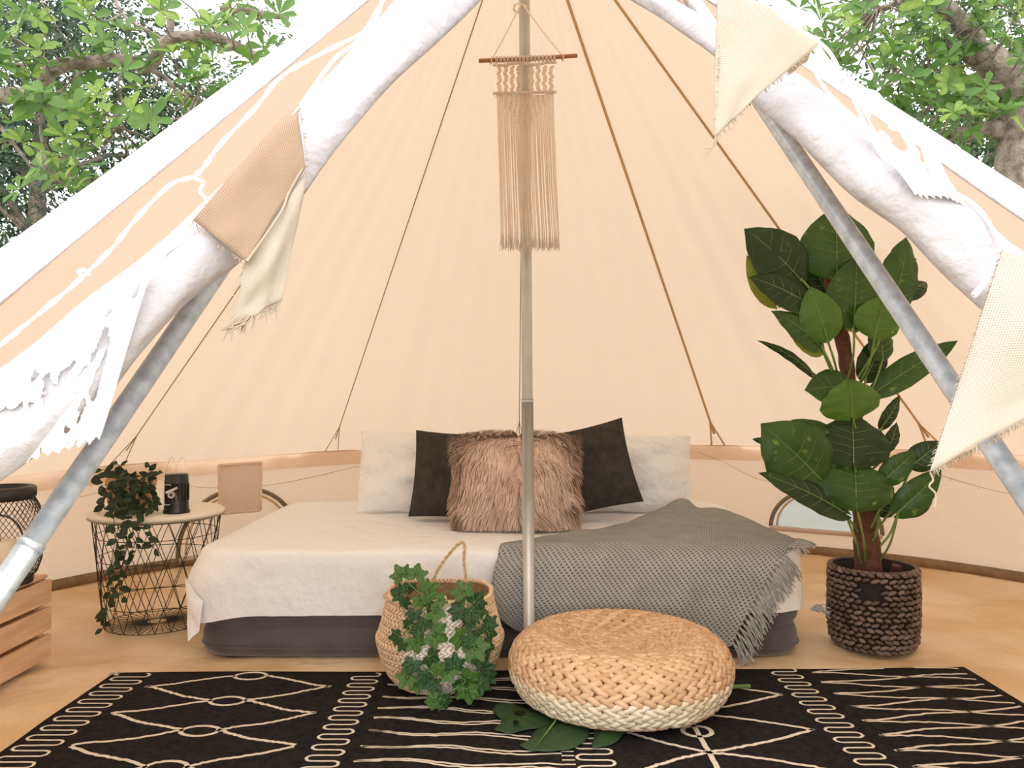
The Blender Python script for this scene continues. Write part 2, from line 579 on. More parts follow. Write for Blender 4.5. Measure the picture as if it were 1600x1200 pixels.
def pod(mb, c, d, nrm, ln, wd, th, mi=0):
    """grain: long axis d, outward nrm"""
    d = V(d).normalized()
    nrm = (V(nrm) - d * V(nrm).dot(d)).normalized()
    s = d.cross(nrm)
    A = np.array([list(s * wd / 2), list(nrm * th / 2), list(d * ln / 2)])
    mb.add((POD_V @ A + np.array(list(c))).tolist(), POD_F, mi=mi)


# ================================================================== THE TENT
TC = V((0.04, 2.50, 0))
ZTOP = 2.50
# azimuth (0 = back, + = right), radius, eave height
EAVE = [(-180, 2.0, 0.58), (-152, 2.0, 0.58), (-120, 2.0, 0.58), (-90, 2.1, 0.54), (-68, 2.1, 0.535), (-42, 2.0, 0.545), (-20, 1.98, 0.56), (0, 2.0, 0.57),
        (31, 2.06, 0.58), (42, 2.13, 0.585), (57, 2.28, 0.59), (72, 2.42, 0.59), (95, 2.34, 0.58), (120, 2.12, 0.58), (152, 2.08, 0.58), (180, 2.0, 0.58)]


def eave(a):
    return interp(EAVE, a)


def rim(a, z=None, off=0.0):
    r, ze = eave(a)
    t = math.radians(a)
    return V((TC.x + (r + off) * math.sin(t), TC.y + (r + off) * math.cos(t), ze if z is None else z))


SEAMS = [-152, -120, -90, -60, -30, 0, 31, 58, 90, 120, 152]


def cone(a, s, a0, a1):
    r, ze = eave(a)
    f = (a - a0) / (a1 - a0)
    chord = 1 - 0.020 * math.sin(PI * f)
    rr = r * s * chord
    z = ZTOP - (ZTOP - ze) * s
    # hang of the cloth between seams, and folds running down from the peak
    fold = 0.006 * math.sin(f * PI) * (math.sin(a * 1.15 + 2 * s) * s + 0.8 * nz3(a * 0.16, s * 1.8, 3.1) * 2 * s)
    pull = 0.010 * math.sin(PI * f) * max(0, s - 0.75) * 4 * nz3(a * 0.35, s * 3, 1.7)
    rr += fold * 2.2 + pull * 1.6
    t = math.radians(a)
    return V((TC.x + rr * math.sin(t), TC.y + rr * math.cos(t), z))


canopy = thing('ceiling', 'cream cotton canopy of a bell tent rising to a single peak', None, (TC.x, TC.y, ZTOP), kind='structure')
for a0, a1 in zip(SEAMS, SEAMS[1:]):
    mb = MB()
    n = max(10, int((a1 - a0) * 0.9))
    rows = [[cone(lerp(a0, a1, j / n), 0.012 + 0.988 * i / 44, a0, a1) for j in range(n + 1)] for i in range(45)]
    mb.grid(rows)
    mb.build('canopy_panel', M_canvas, canopy)


def tangent_strip(a, s0, s1, w, off, mb, n=30):
    pts = []
    for i in range(n + 1):
        s = lerp(s0, s1, i / n)
        k = max(0, min(len(SEAMS) - 2, next((q for q in range(len(SEAMS) - 1) if SEAMS[q] <= a <= SEAMS[q + 1]), 0)))
        p = cone(a, s, SEAMS[k], SEAMS[k + 1])
        inward = V((TC.x - p.x, TC.y - p.y, -0.6)).normalized()
        pts.append(p + inward * off)
    t = math.radians(a)
    mb.ribbon(pts, w, V((-math.sin(t), -math.cos(t), -0.8)).normalized())


for a in SEAMS[1:-1]:
    mb = MB()
    right = a > 0
    w = 0.011 if right else 0.004
    tangent_strip(a, 0.03, 0.965, w, 0.006, mb)
    # the tape splits in two above the eave
    for da in (-1.0, 1.0):
        pts = []
        for i in range(5):
            s = lerp(0.93, 1.0, i / 4)
            p = cone(a, s, a - 30, a)
            q = rim(a + da * i / 4 * 1.0)
            p = V((q.x, q.y, 0)) * s + V((TC.x, TC.y, 0)) * (1 - s) + V((0, 0, p.z))
            inward = V((TC.x - p.x, TC.y - p.y, -0.6)).normalized()
            pts.append(p + inward * 0.007)
        t = math.radians(a)
        mb.ribbon(pts, w * 0.8, V((-math.sin(t), -math.cos(t), -0.8)).normalized())
    mb.build('seam_tape', M_seam_tan if right else M_seam_green, canopy, solid=0.002)

# lower walls, with arched vent windows
WINDOWS = [  # centre azimuth, half width in degrees, base z, height
    (-43.5, 8.6, 0.085, 0.30),
    (45.0, 6.8, 0.17, 0.20),
]


def in_window(a, z, grow=0.0):
    for ca, hw, bz, h in WINDOWS:
        x = (a - ca) / (hw + grow * 25)
        y = (z - bz) / (h + grow)
        if y >= -grow * 3 and abs(x) <= 1 and y <= math.sqrt(max(0, 1 - abs(x) ** 2.2)):
            return True
    return False


def wall_pt(a, f):
    """f 0 at floor edge, 1 at eave"""
    r, ze = eave(a)
    z = lerp(0.055, ze, f)
    bulge = 0.012 * math.sin(PI * f) + 0.010 * nz3(a * 0.13, f * 1.5, 5.0)
    p = rim(a, z, bulge)
    return p


def build_wall(name, a0, a1, label):
    mb = MB()
    n = int((a1 - a0) / 0.4)
    m = 60
    rows = [[wall_pt(lerp(a0, a1, i / n), j / m) for j in range(m + 1)] for i in range(n + 1)]

    def skip(i, j):
        a = lerp(a0, a1, (i + .5) / n)
        return in_window(a, lerp(0.055, eave(a)[1], (j + .5) / m))
    mb.grid(rows, skip=skip)
    o = mb.build(name, M_wall)
    tag(o, label, kind='structure')
    # valance along the eave
    mb = MB()
    k = int((a1 - a0) / 1.5)
    mb.grid([[rim(lerp(a0, a1, i / k), eave(lerp(a0, a1, i / k))[1] - dz, -0.010 - 0.004 * math.sin(i * 1.3) * dz / 0.07)
              for dz in (-0.004, 0.02, 0.045, 0.075)] for i in range(k + 1)])
    mb.build('valance', M_valance, o, org=(0, 0, 0))
    mb = MB()
    mb.tube([rim(lerp(a0, a1, i / k), eave(lerp(a0, a1, i / k))[1] + 0.001, -0.012) for i in range(k + 1)], 0.0025, 6)
    mb.build('eave_piping', M_valance, o, org=(0, 0, 0))
    return o


build_wall('wall_left', -152, -60, 'low cream canvas wall on the left of the tent')
build_wall('wall_back', -60, 60, 'low cream canvas wall behind the bed')
build_wall('wall_right', 60, 152, 'low cream canvas wall on the right of the tent')

for nm, a0, a1 in (('baseboard_left', -152, -60), ('baseboard_back', -60, 60), ('baseboard_right', 60, 152)):
    mb = MB()
    k = int((a1 - a0) / 1.5)
    mb.grid([[rim(lerp(a0, a1, i / k), z, off) for z, off in ((0.045, -0.010), (0.045, -0.016), (0.088, -0.016), (0.088, -0.008))] for i in range(k + 1)])
    tag(mb.build(nm, M_brown), 'brown tape along the foot of the tent wall', kind='structure')

for wi, (ca, hw, bz, h) in enumerate(WINDOWS):
    w = thing('window_%d' % (wi + 1), ['arched vent window behind the wire table and bed corner', 'arched vent window of pale netting behind the tall plant'][wi], None, rim(ca, bz), kind='structure')

    def wp(x, y, off):
        a = ca + x * hw
        z = bz + y * h
        r, ze = eave(a)
        return rim(a, z, off + 0.012 * math.sin(PI * (z - 0.055) / (ze - 0.055)) + 0.010 * nz3(a * 0.13, (z - 0.055) / (ze - 0.055) * 1.5, 5.0))
    mb = MB()
    rows = []
    for i in range(33):
        x = -1 + 2 * i / 32
        top = max(0.0, 1 - abs(x) ** 2.2) ** 0.5
        rows.append([wp(x, top * j / 10, 0.002) for j in range(11)])
    mb.grid(rows)
    mb.build('netting' if wi else 'closed_shade', M_net if wi else M_wall, w)
    arch = [wp(-math.cos(PI * i / 40), max(0.0, 1 - abs(math.cos(PI * i / 40)) ** 2.2) ** 0.5, -0.012) for i in range(41)]
    mb = MB()
    c3 = rim(ca, bz) - V((TC.x, TC.y, bz))
    mb.ribbon(arch, 0.020, (-c3).normalized())
    mb.build('arch_piping', M_piping, w, solid=0.006)
    mb = MB()
    c0 = wp(0, 0.4, -0.012)
    mb.ribbon([c0 + (p - c0) * 0.88 + V((0, 0, -0.002)) for p in arch], 0.010, (-c3).normalized())
    mb.build('inner_piping', M_seam_tan, w, solid=0.004)
    mb = MB()
    mb.tube([wp(-1 + 2 * i / 24, -0.03, -0.014 - 0.01 * math.sin(i * PI / 24)) for i in range(25)], 0.013, 8)
    mb.build('rolled_shade', M_wall, w)
    if wi == 0:   # square net patch hanging over the arch
        mb = MB()
        A = [U(343, 727, 3.66), U(410, 722, 3.72), U(408, 797, 3.70), U(346, 802, 3.64)]
        rows = [[lerp(lerp(A[0], A[1], j / 8), lerp(A[3], A[2], j / 8), i / 8) + V((0, -0.01 * math.sin(i / 8 * PI), 0)) for j in range(9)] for i in range(9)]
        mb.grid(rows)
        mb.build('net_patch', M_wall, w)
        mb = MB()
        for q0, q1 in ((0, 3), (1, 2), (0, 1), (3, 2)):
            mb.ribbon([lerp(A[q0], A[q1], i / 6) + V((0, -0.012, 0)) for i in range(7)], 0.012, V((0.4, -1, 0)).normalized())
        mb.build('patch_border', M_valance, w, solid=0.003)

# groundsheet, its edge turned up against the wall
mb = MB()
rings = [0.0] + [0.1 + 0.8 * q / 50 for q in range(51)] + [ 0.925, 0.945, 0.96, 0.975, 0.985, 1.0]
NA = 180
rows = []
for f in rings:
    row = []
    for j in range(NA):
        a = -180 + 360 * j / NA
        r = eave(a)[0]
        t = math.radians(a)
        x = TC.x + r * f * math.sin(t); y = TC.y + r * f * math.cos(t)
        z = 0.055 * max(0, (f - 0.93) / 0.07) ** 1.6 if abs(a) < 150 else 0
        wv = (nz3(x * .8, y * 2.0, 0, 4.5) - 0.5) * 0.020 + (nz3(x * .6, y * 2.4, 4, 9) - 0.5) * 0.009
        dd = max(0, min(1, (f - 0.3) * 2.5))
        z += wv * dd if f < 0.99 else 0
        row.append(V((x, y, min(z, 0.06) if f > .93 else min(z, -0.0005))))
    rows.append(row)
mb.grid(rows, closed_v=True)
tag(mb.build('floor', M_floor), 'tan groundsheet with wrinkles covering the tent floor', kind='structure')

# unseen sandy grass outside, pale so that it throws light inside
mb = MB()
mb.grid([[V((x, y, -0.03 + 0.01 * nz3(x, y))) for y in np.linspace(-12, 30, 43)] for x in np.linspace(-22, 22, 45)])
tag(mb.build('bounce_ground', M_bounce_ground), 'unseen grassy ground outside the tent, paled to bounce light', kind='structure')

# ------------------------------------------------------------------ door frame poles
APEX = U(858, -333, 2.0)


def foot(px_at_bottom, Y=0.5):
    return V(((px_at_bottom - 800) / 1250 * Y, Y, 0))


FL, FR = V((-0.812, 0.5, 0.0)), V((0.8436, 0.5, 0.0))


def pole_depth(py):
    k = (py - 617) / 1250
    t = (CAMZ - 0.5 * k) / (APEX.z + 1.5 * k)
    return 0.5 + 1.5 * t


for nm, F, lab in (('frame_pole', FL, 'galvanised steel door pole leaning in from the left'), ('frame_pole', FR, 'galvanised steel door pole leaning in from the right')):
    t_ = thing(nm, lab, 'pole', F)
    jt = 0.285 if F is FL else 0.25
    mb = MB(); mb.tube([lerp(F, APEX, jt), lerp(F, APEX, 0.97)], 0.0138, 20)
    mb.build('upper_section', M_steel, t_)
    mb = MB(); mb.tube([F, lerp(F, APEX, jt - 0.004), lerp(F, APEX, jt)], [0.0146, 0.0146, 0.0138], 20)
    mb.build('lower_section', M_steel, t_)
    mb = MB(); mb.tube([lerp(F, APEX, jt - 0.003), lerp(F, APEX, jt)], 0.0152, 20)
    mb.build('joint_ring', M_steel, t_)

# centre pole
PB, PT = V((0.054, 2.50, -0.002)), V((0.036, 2.50, 2.49))
t_ = thing('tent_pole', 'straight grey steel pole standing in the middle of the tent before the bed', 'pole', PB)
jt = (U(822, 625, 2.5).z) / 2.49
mb = MB(); mb.tube([PB, lerp(PB, PT, jt)], 0.0185, 24); mb.build('lower_section', M_pole, t_)
mb = MB(); mb.tube([lerp(PB, PT, jt), PT], 0.0170, 24); mb.build('upper_section', M_pole, t_)
mb = MB(); mb.tube([lerp(PB, PT, jt - .002), lerp(PB, PT, jt + .002)], 0.0192, 24); mb.build('joint_ring', M_steel, t_)


# ------------------------------------------------------------------ rolled door flaps
def flap(name, up, low, edge_a, label, side):
    """up / low: (px, py, depth) of the roll's two edges, from the peak down; edge_a: azimuth of canopy edge"""
    n = 60
    upw = smooth_path([U(*p) for p in up], 10)
    lww = smooth_path([U(*p) for p in low], 10)
    n = len(upw)
    root = thing(name, label, None, lww[-1], kind='structure')
    mb = MB()
    rows = []
    K = 28
    for i in range(n):
        c = (upw[i] + lww[i]) / 2
        ax = (upw[i] - lww[i]) / 2
        tg = (upw[min(i + 1, n - 1)] - upw[max(i - 1, 0)]).normalized()
        nn = ax.cross(tg)
        if nn.y > 0: nn = -nn
        nn = nn.normalized() * ax.length * 0.55
        row = []
        for j in range(K):
            th = 2 * PI * j / K
            k = 1 + 0.10 * math.sin(3 * th + i * 0.10) + 0.16 * nz3(i * 0.05, th * 1.1, 2.0 + side)
            row.append(c + ax * math.cos(th) * (1 + 0.02 * math.sin(i * .3)) + nn * math.sin(th) * k)
        rows.append(row)
    o = mb.grid(rows, closed_v=True)
    mb.f.append(tuple(o + (n - 1) * K + j for j in range(K))); mb.mi.append(0)
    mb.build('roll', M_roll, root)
    # flap canvas between canopy edge and roll, its peach colour painting warm shade
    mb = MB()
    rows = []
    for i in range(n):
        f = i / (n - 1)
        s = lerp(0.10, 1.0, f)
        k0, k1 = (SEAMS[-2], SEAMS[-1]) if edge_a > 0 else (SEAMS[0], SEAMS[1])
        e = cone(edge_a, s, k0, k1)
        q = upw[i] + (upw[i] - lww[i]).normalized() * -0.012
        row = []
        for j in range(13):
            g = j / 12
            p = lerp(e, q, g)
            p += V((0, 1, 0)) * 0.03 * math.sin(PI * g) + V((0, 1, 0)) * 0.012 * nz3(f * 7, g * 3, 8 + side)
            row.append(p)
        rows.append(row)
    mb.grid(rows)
    mb.build('shade_tinted_panel', M_peach, root)
    # doubled hem along the canopy edge
    mb = MB()
    k0, k1 = (SEAMS[-2], SEAMS[-1]) if edge_a > 0 else (SEAMS[0], SEAMS[1])
    mb.tube([cone(edge_a, lerp(0.05, 1, i / 40), k0, k1) for i in range(41)], 0.003, 8)
    mb.build('hem', M_roll, root)
    return root, upw, lww


pd = pole_depth
upL = [(852, -330, 1.95), (770, -190, 1.6), (690, -80, 1.40), (610, 12, 1.26), (545, 88, 1.18), (470, 175, 1.12), (390, 262, 1.07), (310, 340, 1.04), (225, 415, 1.01), (140, 480, 0.99), (60, 545, 0.97), (-20, 605, 0.94), (-150, 700, 0.88)]
lowL = [(862, -300, 1.95), (832, -130, 1.6), (775, -30, 1.40), (690, 55, 1.24), (610, 128, 1.15), (540, 205, 1.08), (465, 305, 1.02), (375, 398, 0.98), (285, 462, 0.95), (205, 545, 0.93), (140, 635, 0.91), (30, 720, 0.88), (-120, 830, 0.83)]
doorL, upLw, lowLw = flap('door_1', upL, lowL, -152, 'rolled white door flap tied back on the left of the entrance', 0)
upR = [(866, -330, 1.95), (900, -170, 1.6), (960, -70, 1.40), (1045, -5, 1.26), (1140, 55, 1.18), (1225, 112, 1.12), (1300, 165, 1.07), (1375, 225, 1.04), (1440, 272, 1.01), (1500, 318, 0.99), (1560, 378, 0.97), (1640, 450, 0.94), (1800, 590, 0.88)]
lowR = [(856, -300, 1.95), (880, -130, 1.6), (940, -35, 1.40), (1040, 32, 1.24), (1120, 85, 1.15), (1180, 155, 1.08), (1252, 220, 1.03), (1340, 298, 0.99), (1420, 358, 0.96), (1470, 408, 0.94), (1525, 462, 0.92), (1600, 520, 0.88), (1760, 640, 0.84)]
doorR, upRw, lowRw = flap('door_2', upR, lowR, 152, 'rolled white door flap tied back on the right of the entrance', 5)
# tie toggle on the right flap
mb = MB(); mb.tube([U(1545, 432, 0.90), U(1535, 447, 0.89), U(1521, 462, 0.89)], 0.0035, 8)
mb.tube([U(1545, 432, 0.90), U(1530, 405, 0.90), U(1495, 372, 0.92)], 0.0012, 6)
mb.build('toggle', M_white_rope, doorR)


# ------------------------------------------------------------------ bunting
def patch(corners, nu=24, nv=24, bulge=0.0, seed=0, wob=0.004):
    """bilinear cloth through 4 world corners; returns pts, uvs in metres"""
    A, B, C_, D = corners
    w = max((B - A).length, (C_ - D).length)
    h = max((D - A).length, (C_ - B).length)
    nrm = (B - A).cross(D - A).normalized()
    if nrm.y > 0: nrm = -nrm
    P, T = [], []
    for i in range(nv + 1):
        v = i / nv
        r, t = [], []
        for j in range(nu + 1):
            u = j / nu
            p = lerp(lerp(A, B, u), lerp(D, C_, u), v)
            p = p + nrm * (bulge * math.sin(PI * u) * math.sin(PI * min(1, v + .2)) + wob * nz3(u * 2.5, v * 2.5, seed + 1.3) * 2)
            r.append(p); t.append((u * w, v * h))
        P.append(r); T.append(t)
    return P, T


def fray(mb, line, direction, ln=0.008, n=60, r=0.0005):
    for k in range(n):
        q = random.random() * (len(line) - 1)
        i = int(q)
        p = lerp(line[i], line[i + 1], q - i)
        d = (direction + V((random.uniform(-.6, .6), random.uniform(-.4, .4), random.uniform(-.6, .6)))).normalized()
        l = ln * random.uniform(.3, 1.2)
        mb.tube([p, p + d * l * .5, p + d * l + V((0, 0, -l * .2))], [r, r, r * .5], 3, caps=False)


garL = thing('bunting_garland', 'bunting of lace and burlap flags draped along the left door flap', 'bunting', U(300, 300, 0.95))
cord = smooth_path([U(*p) for p in [(604, -8, 1.16), (560, 62, 1.11), (520, 95, 1.07), (468, 168, 1.00), (430, 215, .99), (340, 300, 0.98), (302, 342, .97), (236, 420, .95), (150, 500, .93), (60, 590, .91), (-10, 650, .88), (-60, 700, .86)]], 8)
mb = MB(); mb.tube(cord, 0.0028, 8); mb.build('cord', M_white_rope, garL)
cord2 = smooth_path([U(*p) for p in [(602, -20, 1.20), (580, 40, 1.15), (500, 85, 1.12), (440, 120, 1.10), (398, 170, 1.08), (345, 225, 1.05), (318, 262, 1.03), (300, 277, 1.02), (265, 290, 1.02), (210, 345, 1.01), (178, 385, 1.0), (130, 432, 0.99), (80, 475, .98), (0, 540, .96), (-50, 580, .94)]], 8)
mb = MB(); mb.tube(cord2, [0.0028 + 0.0007 * math.sin(i) for i in range(len(cord2))], 8); 
mb.tube(smooth_path([U(300, 277, 1.02), U(318, 285, 1.0), U(312, 298, .99), U(322, 310, .985)], 5), 0.0022, 6)
mb.tube(smooth_path([U(130, 432, .99), U(122, 425, .985), U(132, 422, .985), U(140, 430, .985)], 5), 0.0024, 6)
mb.build('tie_cord', M_white_rope, garL)
# burlap flag, twisted so both sides show, shade put into the front's colour
mb = MB()
P, T = patch([U(302, 344, .965), U(466, 164, 1.0), U(478, 262, .965), U(386, 410, .93)], bulge=0.006, seed=1)
mb.grid(P, T)
fl = mb.build('flag', M_burlap, garL, solid=0.0012); fl['label'] = 'burlap flag folded over on itself, coloured tan for shade'
mb = MB(); fray(mb, [U(302, 344, .962), U(345, 385, .94), U(386, 410, .928)], V((-.3, -.2, -1)), 0.006, 50)
fray(mb, [U(466, 164, .998), U(474, 215, .98), U(478, 262, .963)], V((1, -.2, 0)), 0.005, 50)
mb.tube(smooth_path([U(386, 408, .926), U(412, 372, .935), U(440, 330, .945), U(452, 300, .955), U(474, 262, .96)], 6), 0.0016, 6)
mb.build('fray', M_burlap_pale, fl)
mb = MB()
P, T = patch([U(386, 405, .935), U(478, 262, .970), U(441, 470, .95), U(362, 512, .935)], bulge=0.012, seed=5)
mb.grid(P, T)
fl = mb.build('flag', M_burlap_pale, garL, solid=0.0012); fl['label'] = 'cream frayed reverse of the twisted burlap flag'
mb = MB(); fray(mb, [U(362, 512, .934), U(400, 490, .94), U(441, 470, .948)], V((-.5, -.1, -1)), 0.016, 60)
fray(mb, [U(386, 405, .93), U(370, 460, .93), U(362, 512, .93)], V((-1, -.1, -.5)), 0.010, 30)
for k in range(6):
    mb.tube(smooth_path([U(380 + k * 3, 492, .935), U(365 + k * 4, 500 + k, .93), U(350 + random.uniform(-4, 12), 515 + random.uniform(-6, 6), .93)], 4), 0.0010, 5)
mb.build('fray', M_burlap_pale, fl)


def lace(corners, nu, nv, parent, seed, hole=0.16, scale=26, zone=None):
    P, T = patch(corners, nu, nv, 0.01, seed, 0.006)

    def skip(i, j):
        u, v = (j + .5) / nu, (i + .5) / nv
        x, y = T[i][j]
        h = noise.noise(V((x * scale * 1.7, y * scale, seed))) + 0.35 * noise.noise(V((x * scale * 3.1, y * scale * 2.6, seed + 9)))
        h += 0.10 * math.sin(x * 160) * math.sin(y * 120)
        z = zone(u, v) if zone else 1
        edge = min(u, 1 - u) < 0.05 or v < 0.05
        scal = v > 0.97 - 0.035 * abs(math.sin(u * 28)) and True
        return scal or (h > hole + (1 - z) * 0.5 and not edge)
    mb = MB()
    mb.grid(P, T, skip=skip)
    return mb.build('flag', M_lace, parent, solid=0.0014)


fl = lace([U(-70, 650, .88), U(238, 418, .93), U(150, 700, .90), U(15, 735, .89)], 110, 90, garL, 3.0, hole=0.07,
          zone=lambda u, v: 1.0 if 0.25 < v + (u - .5) * .2 < 0.75 and u < .85 else 0.45)
fl['label'] = 'white lace flag with open flower holes'
# sliver of another burlap flag low at the left edge
mb = MB()
P, T = patch([U(-70, 900, .80), U(-8, 905, .80), U(6, 955, .80), U(3, 1035, .80)], 12, 14, 0.004, 7)
mb.grid(P, T)
mb2 = MB()

garR = thing('bunting_garland', 'bunting of burlap and lace flags draped along the right door flap', 'bunting', U(1300, 200, 0.95))
cord = smooth_path([U(*p) for p in [(1090, -40, 1.12), (1180, 10, 1.05), (1280, 66, 1.02), (1318, 122, 1.0), (1365, 222, .99), (1400, 262, 0.98), (1520, 318, .95), (1572, 392, .9), (1640, 440, .86)]], 8)
mb = MB(); mb.tube(cord, 0.0024, 8)
mb.tube(smooth_path([U(1262, 92, 1.02), U(1290, 140, 1.01), U(1330, 180, 1.0), U(1372, 222, .99)], 8), 0.0022, 6)
mb.tube(smooth_path([U(1272, 70, 1.02), U(1292, 98, 1.01), U(1318, 124, 1.0)], 8), 0.0050, 6)
mb.build('cord', M_white_rope, garR)
mb = MB()
P, T = patch([U(1118, -30, .97), U(1282, 68, 1.0), U(1180, 152, .955), U(1118, 215, .93)], bulge=0.006, seed=11)
mb.grid(P, T)
fl = mb.build('flag', M_burlap_pale, garR, solid=0.0012); fl['label'] = 'pale burlap flag hanging at the top of the right flap'
mb = MB()
fray(mb, [U(1118, -30, .97), U(1125, 90, .95), U(1118, 215, .93)], V((-1, 0, -.2)), 0.004, 60)
fray(mb, [U(1118, 215, .93), U(1180, 152, .955), U(1282, 68, 1.0)], V((.6, -.1, -1)), 0.005, 90)
for k in range(3):
    mb.tube(smooth_path([U(1119 + k, 212, .93), U(1112 + k * 2, 228, .93), U(1103 - k, 248 - k * 8, .93)], 5), 0.0008, 5)
mb.build('fray', M_burlap_pale, fl)
mb = MB()
P, T = patch([U(1228, 104, 1.0), U(1272, 72, 1.01), U(1262, 92, 1.0), U(1232, 118, .99)], 10, 6, 0.003, 12)
mb.grid(P, T)
fl = mb.build('flag_corner', M_burlap, fl)
fl = lace([U(1318, 124, .985), U(1424, 190, .975), U(1512, 328, .945), U(1436, 312, .94)], 90, 100, garR, 6.0, hole=0.08,
          zone=lambda u, v: 1.0 if v < 0.62 else 0.2)
fl['label'] = 'white lace flag lying against the right flap'
mb = MB()
P, T = patch([U(1566, 392, .86), U(1760, 460, .80), U(1625, 640, .80), U(1452, 738, .80)], 30, 30, bulge=0.014, seed=15)
mb.grid(P, T)
fl = mb.build('flag', M_burlap_pale, garR, solid=0.0012); fl['label'] = 'large cream burlap flag with frayed hem at the right edge'
mb = MB()
fray(mb, [U(1566, 392, .86), U(1510, 560, .83), U(1452, 738, .80)], V((-1, 0, -.2)), 0.004, 120)
fray(mb, [U(1452, 738, .80), U(1540, 690, .80), U(1625, 640, .80)], V((.3, -.1, -1)), 0.006, 140)
mb.tube(smooth_path([U(1453, 738, .80), U(1458, 750, .80), U(1452, 760, .80), U(1462, 772, .80), U(1460, 792, .8)], 6), 0.0010, 5)
mb.build('fray', M_burlap_pale, fl)

# ================================================================== BED
BX0, BX1, BY0, BY1 = -1.03, 0.955, 2.59, 3.80
BZ = 0.335


def footprint(off, n=200, rad=0.13, fold=None):
    """rounded rectangle; returns list of (point2d, normal2d, s)"""
    pts = []
    r = rad + off
    x0, x1, y0, y1 = BX0 - off, BX1 + off, BY0 - off, BY1 + off
    w, h = x1 - x0 - 2 * r, y1 - y0 - 2 * r
    L = 2 * (w + h) + 2 * PI * r
    for k in range(n):
        s = k / n * L
        if s < w:
            pts.append((x0 + r + s, y0, 0, -1)); continue
        s -= w
        if s < PI * r / 2:
            t = s / r; pts.append((x1 - r + r * math.sin(t), y0 + r - r * math.cos(t), math.sin(t), -math.cos(t))); continue
        s -= PI * r / 2
        if s < h:
            pts.append((x1, y0 + r + s, 1, 0)); continue
        s -= h
        if s < PI * r / 2:
            t = s / r; pts.append((x1 - r + r * math.cos(t), y1 - r + r * math.sin(t), math.cos(t), math.sin(t))); continue
        s -= PI * r / 2
        if s < w:
            pts.append((x1 - r - s, y1, 0, 1)); continue
        s -= w
        if s < PI * r / 2:
            t = s / r; pts.append((x0 + r - r * math.sin(t), y1 - r + r * math.cos(t), -math.sin(t), math.cos(t))); continue
        s -= PI * r / 2
        if s < h:
            pts.append((x0, y1 - r - s, -1, 0)); continue
        s -= h
        t = s / r; pts.append((x0 + r - r * math.cos(t), y0 + r - r * math.sin(t), -math.cos(t), -math.sin(t)))
    return pts


mattress = thing('air_mattress', 'wide charcoal flocked air mattress on the tan floor under a white sheet', 'mattress', ((BX0 + BX1) / 2, (BY0 + BY1) / 2, 0))
NB = 240
prof = [(-0.05, 0.004), (-0.012, 0.004), (0.0, 0.018), (0.006, 0.04), (0.004, 0.07), (-0.006, 0.092), (-0.010, 0.097), (-0.006, 0.102), (0.004, 0.12), (0.008, 0.17), (0.008, 0.24), (0.002, 0.29), (-0.02, 0.322), (-0.06, BZ - 0.004), (-0.2, BZ - 0.004), (-0.5, BZ - 0.004)]
mb = MB()
rows = []
for off, z in prof:
    fp = footprint(0, NB)
    row = []
    for k, (x, y, nx, ny) in enumerate(fp):
        o = off + (0.006 * nz3(x * 5, y * 5, z * 14) if off > -0.04 else 0)
        row.append(V((x + nx * o, y + ny * o, z + (0.004 * nz3(x * 6, y * 6, 4) if 0.08 < z < 0.11 else 0))))
    rows.append(row)
mb.grid(rows, closed_v=True)
o0 = len(mb.v) - NB
mb.f.append(tuple(range(o0, o0 + NB))); mb.mi.append(0)
mb.f.append(tuple(range(0, NB))[::-1]); mb.mi.append(0)
mb.build('mattress_body', M_mattress, mattress)
mb = MB()
mb.tube([V((x + nx * 0.007, y + ny * 0.007, 0.034 + 0.006 * nz3(x * 3, y * 3, 1))) for x, y, nx, ny in footprint(0, NB)], 0.003, 6, closed=True)
mb.build('lower_seam', M_mattress, mattress)

# sheet
mb = MB()
rows = []
NS = 400
fp = footprint(0, NS)
levels = [1.0, 0.85, 0.7, 0.55, 0.4, 0.25, 0.12]
for li, f in enumerate(levels):
    row = []
    for k, (x, y, nx, ny) in enumerate(fp):
        cl = math.exp(-(((x - BX0) / 0.10) ** 2 + ((y - BY0) / 0.14) ** 2))      # loose corner, front left
        hem = 0.140 + 0.010 * nz3(x * 2.5, y * 2.5, 7) - 0.035 * cl + 0.012 * (x - BX0) / 2 * (1 if y < BY0 + .2 else 0)
        if x < BX0 + .06 and y > BY0 + .25: hem = 0.16
        z = lerp(BZ - 0.01, hem, f)
        off = 0.012 + f * (0.008 + 0.012 * nz3(x * 7, y * 7, 2.2)) + cl * 0.055 * math.sin(min(1, f * 1.4) * PI * 0.8) + 0.006 * nz3(x * 20, y * 20, f * 2) * f
        off = max(off, 0.012)
        row.append(V((x + nx * off, y + ny * off, z)))
    rows.append(row)
for off, dz in ((0.012, 0.0), (0.002, 0.008), (-0.02, 0.013), (-0.06, 0.015), (-0.12, 0.016)):
    rows.append([V((x + nx * off, y + ny * off, BZ + dz * 1.0 + 0.002 * nz3(x * 6, y * 6, 1) * (off < -.01))) for x, y, nx, ny in fp])
cx_, cy_ = (BX0 + BX1) / 2, (BY0 + BY1) / 2
base = rows[-1]
for g in (0.2, 0.4, 0.6, 0.8, 0.95, 1.0):
    rows.append([V((lerp(p.x, lerp(cx_, p.x, 0.5), g), lerp(p.y, cy_, g), 0.351 + 0.006 * nz3(p.x * 4, p.y * 4 + g, 1) * (g < .9))) for p in base])
mb.grid(rows, closed_v=True)
mb.build('sheet_tmp', M_sheet)
sheet = bpy.data.objects['sheet_tmp']; sheet.name = 'bed_sheet'
tag(sheet, 'white cotton sheet spread over the mattress and hanging down its front', 'sheet')
